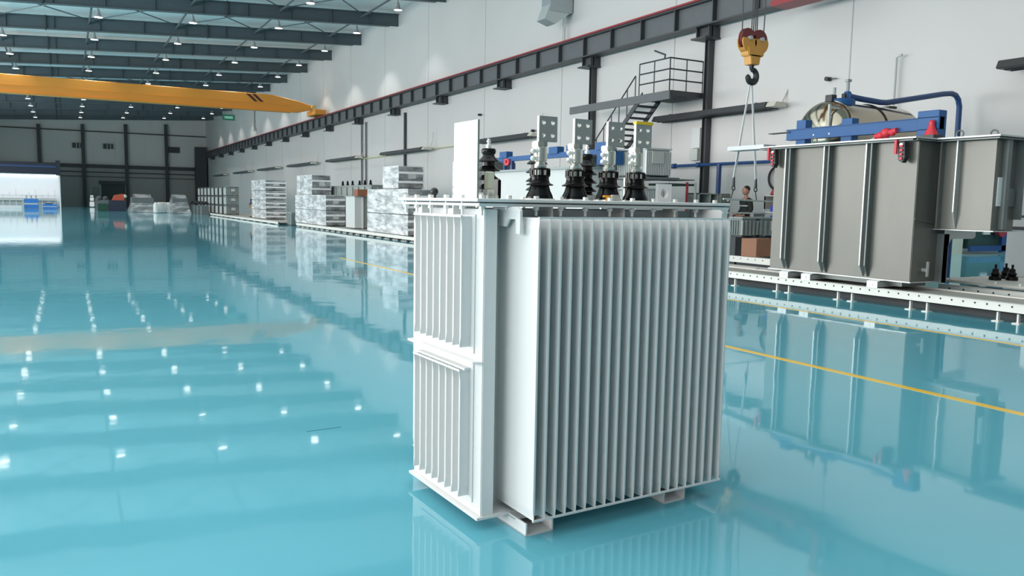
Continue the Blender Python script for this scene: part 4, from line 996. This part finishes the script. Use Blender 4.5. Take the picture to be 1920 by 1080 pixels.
for k in range(4):
    t = thing('machine', 'low dark machine with black knobs before the finned stack, %s from the left' % ORD[k], 'machine', (10.26, 81-2.2*k, 0), 0, 'low dark machines')
    MB().box(0, .6, 0, .8, 0, .8).build('body', gtr_d, t); mb = MB()
    for q in range(5): mb.sphere((.06+.12*q, .3, 1.0+.1*(q % 2)), .11, 8)
    mb.build('top_parts', blackr, t)
t = thing('notice_stand', 'small white lit notice stand before the far wall', 'sign', (2.6, 118, 0))
MB().box(.2, .35, .02, .08, 0, 1.5).build('post', greytile, t)
MB().box(0, .55, 0, .1, .1, .72).box(.05, .5, 0, .1, .85, 1.25).box(.1, .45, 0, .1, 1.35, 1.55).build('panel', mat('white_notice', (.9, .9, .9), .4, emit=(1, 1, 1), estr=.35), t)
# vents on far wall
for k, (x, z) in enumerate(((1.6, 8.35), (5.4, 8.4), (13.9, 8.3))):
    t = thing('wall_vent', 'grey louvre unit on the upper far wall, %s' % ['left one', 'middle one', 'right one'][k], 'vent', (x, FY-.2, z), 0, 'louvres on the far wall')
    MB().box(-.75, .75, -.05, .1, -.42, .42).build('frame', greytile if k != 2 else dark, t)
    MB().box(-.66, -.2, -.08, -.05, -.34, .34).box(-.1, .2, -.08, -.05, -.38, .38).box(.3, .6, -.08, -.05, -.34, .34).build('louvre', dark, t)
# film / exhibition booth on the left: lit bay with blue header
Bo = thing('lit_booth', 'white lit bay with a dark blue header beam at the left edge in the distance', 'booth', (-.55, 100, 0))
MB().box(-11, 0, 6, 6.2, 0, 5.0).box(-.12, 0, 0, 6, 0, 3.7).build('wall_panel', mat('booth_white', (.85, .86, .87), .5), Bo)
MB().box(-11, .0, -.2, .3, 3.72, 4.9).build('header', navy, Bo); MB().box(-11, .0, -.25, -.2, 4.45, 4.6).build('header_rail', bluepipe, Bo)
MB().box(-.35, .05, -.3, -.2, 3.6, 5.2).build('end_cap', navy, Bo)
MB().box(-11, 0, .3, 6, 3.75, 3.85).build('roof_panel', mat('booth_white', (.85,.86,.87), .5), Bo)
MB().box(-11, -.2, 5.7, 5.8, 3.6, 3.74).build('light_strip', mat('booth_strip', (1, 1, 1), .5, emit=(1, 1, 1), estr=1.5), Bo)
a = area('booth_light', (-5, 1.6, 3.68), (math.radians(25), 0, 0), 10, 2, 380, (1, 1, 1)); a.parent = Bo
for k, (x, w_, h_, lab) in enumerate(((-4.0, 1.3, 1.05, 'taller bright blue transformer in the lit bay'), (-2.3, 1.35, .5, 'low bright blue crate in the lit bay'))):
    t = thing('blue_unit', lab, 'crate', (x, 101, 0), 0, 'blue units in the lit bay')
    MB().box(0, w_, 0, 1.2, .02, h_).build('body', mat('bright_blue', (.03, .20, .60), .45), t); MB().box(0, w_, -.02, 0, h_*.42, h_*.58).build('stripe', greytile, t)
    if k: MB().sphere((.6, .5, h_+.1), .35, 8, (1.2, 1, .5)).build('dark_load', gtr_d, t)
    else: MB().cyl((.2, .5, h_), (.2, .5, h_+.4), .08, n=6).cyl((.65, .5, h_), (.65, .5, h_+.4), .08, n=6).cyl((1.1, .5, h_), (1.1, .5, h_+.4), .08, n=6).build('bushing', gtr, t)
o = MB().box(-6.5, -4.2, 100.6, 101.6, 0, .3).build('pallet', mat('white_pallet', (.8, .8, .8), .5)); tag(o, 'low white pallet left of the blue units in the lit bay', 'pallet')
t = thing('scaffold', 'grey machine frames along the back of the lit bay', 'frame', (-8, 104.5, 0))
mb = MB()
for k in range(12): mb.box(k*.62, k*.62+.05, 0, .05, 0, 1.5+.3*(k % 3))
mb.box(0, 7, 0, .1, .9, 1.0).box(0, 7, 0, .1, 1.4, 1.46).build('frame', greytile, t); MB().box(0, 7, .3, .6, 0, 1.1).build('machines', gtr, t)
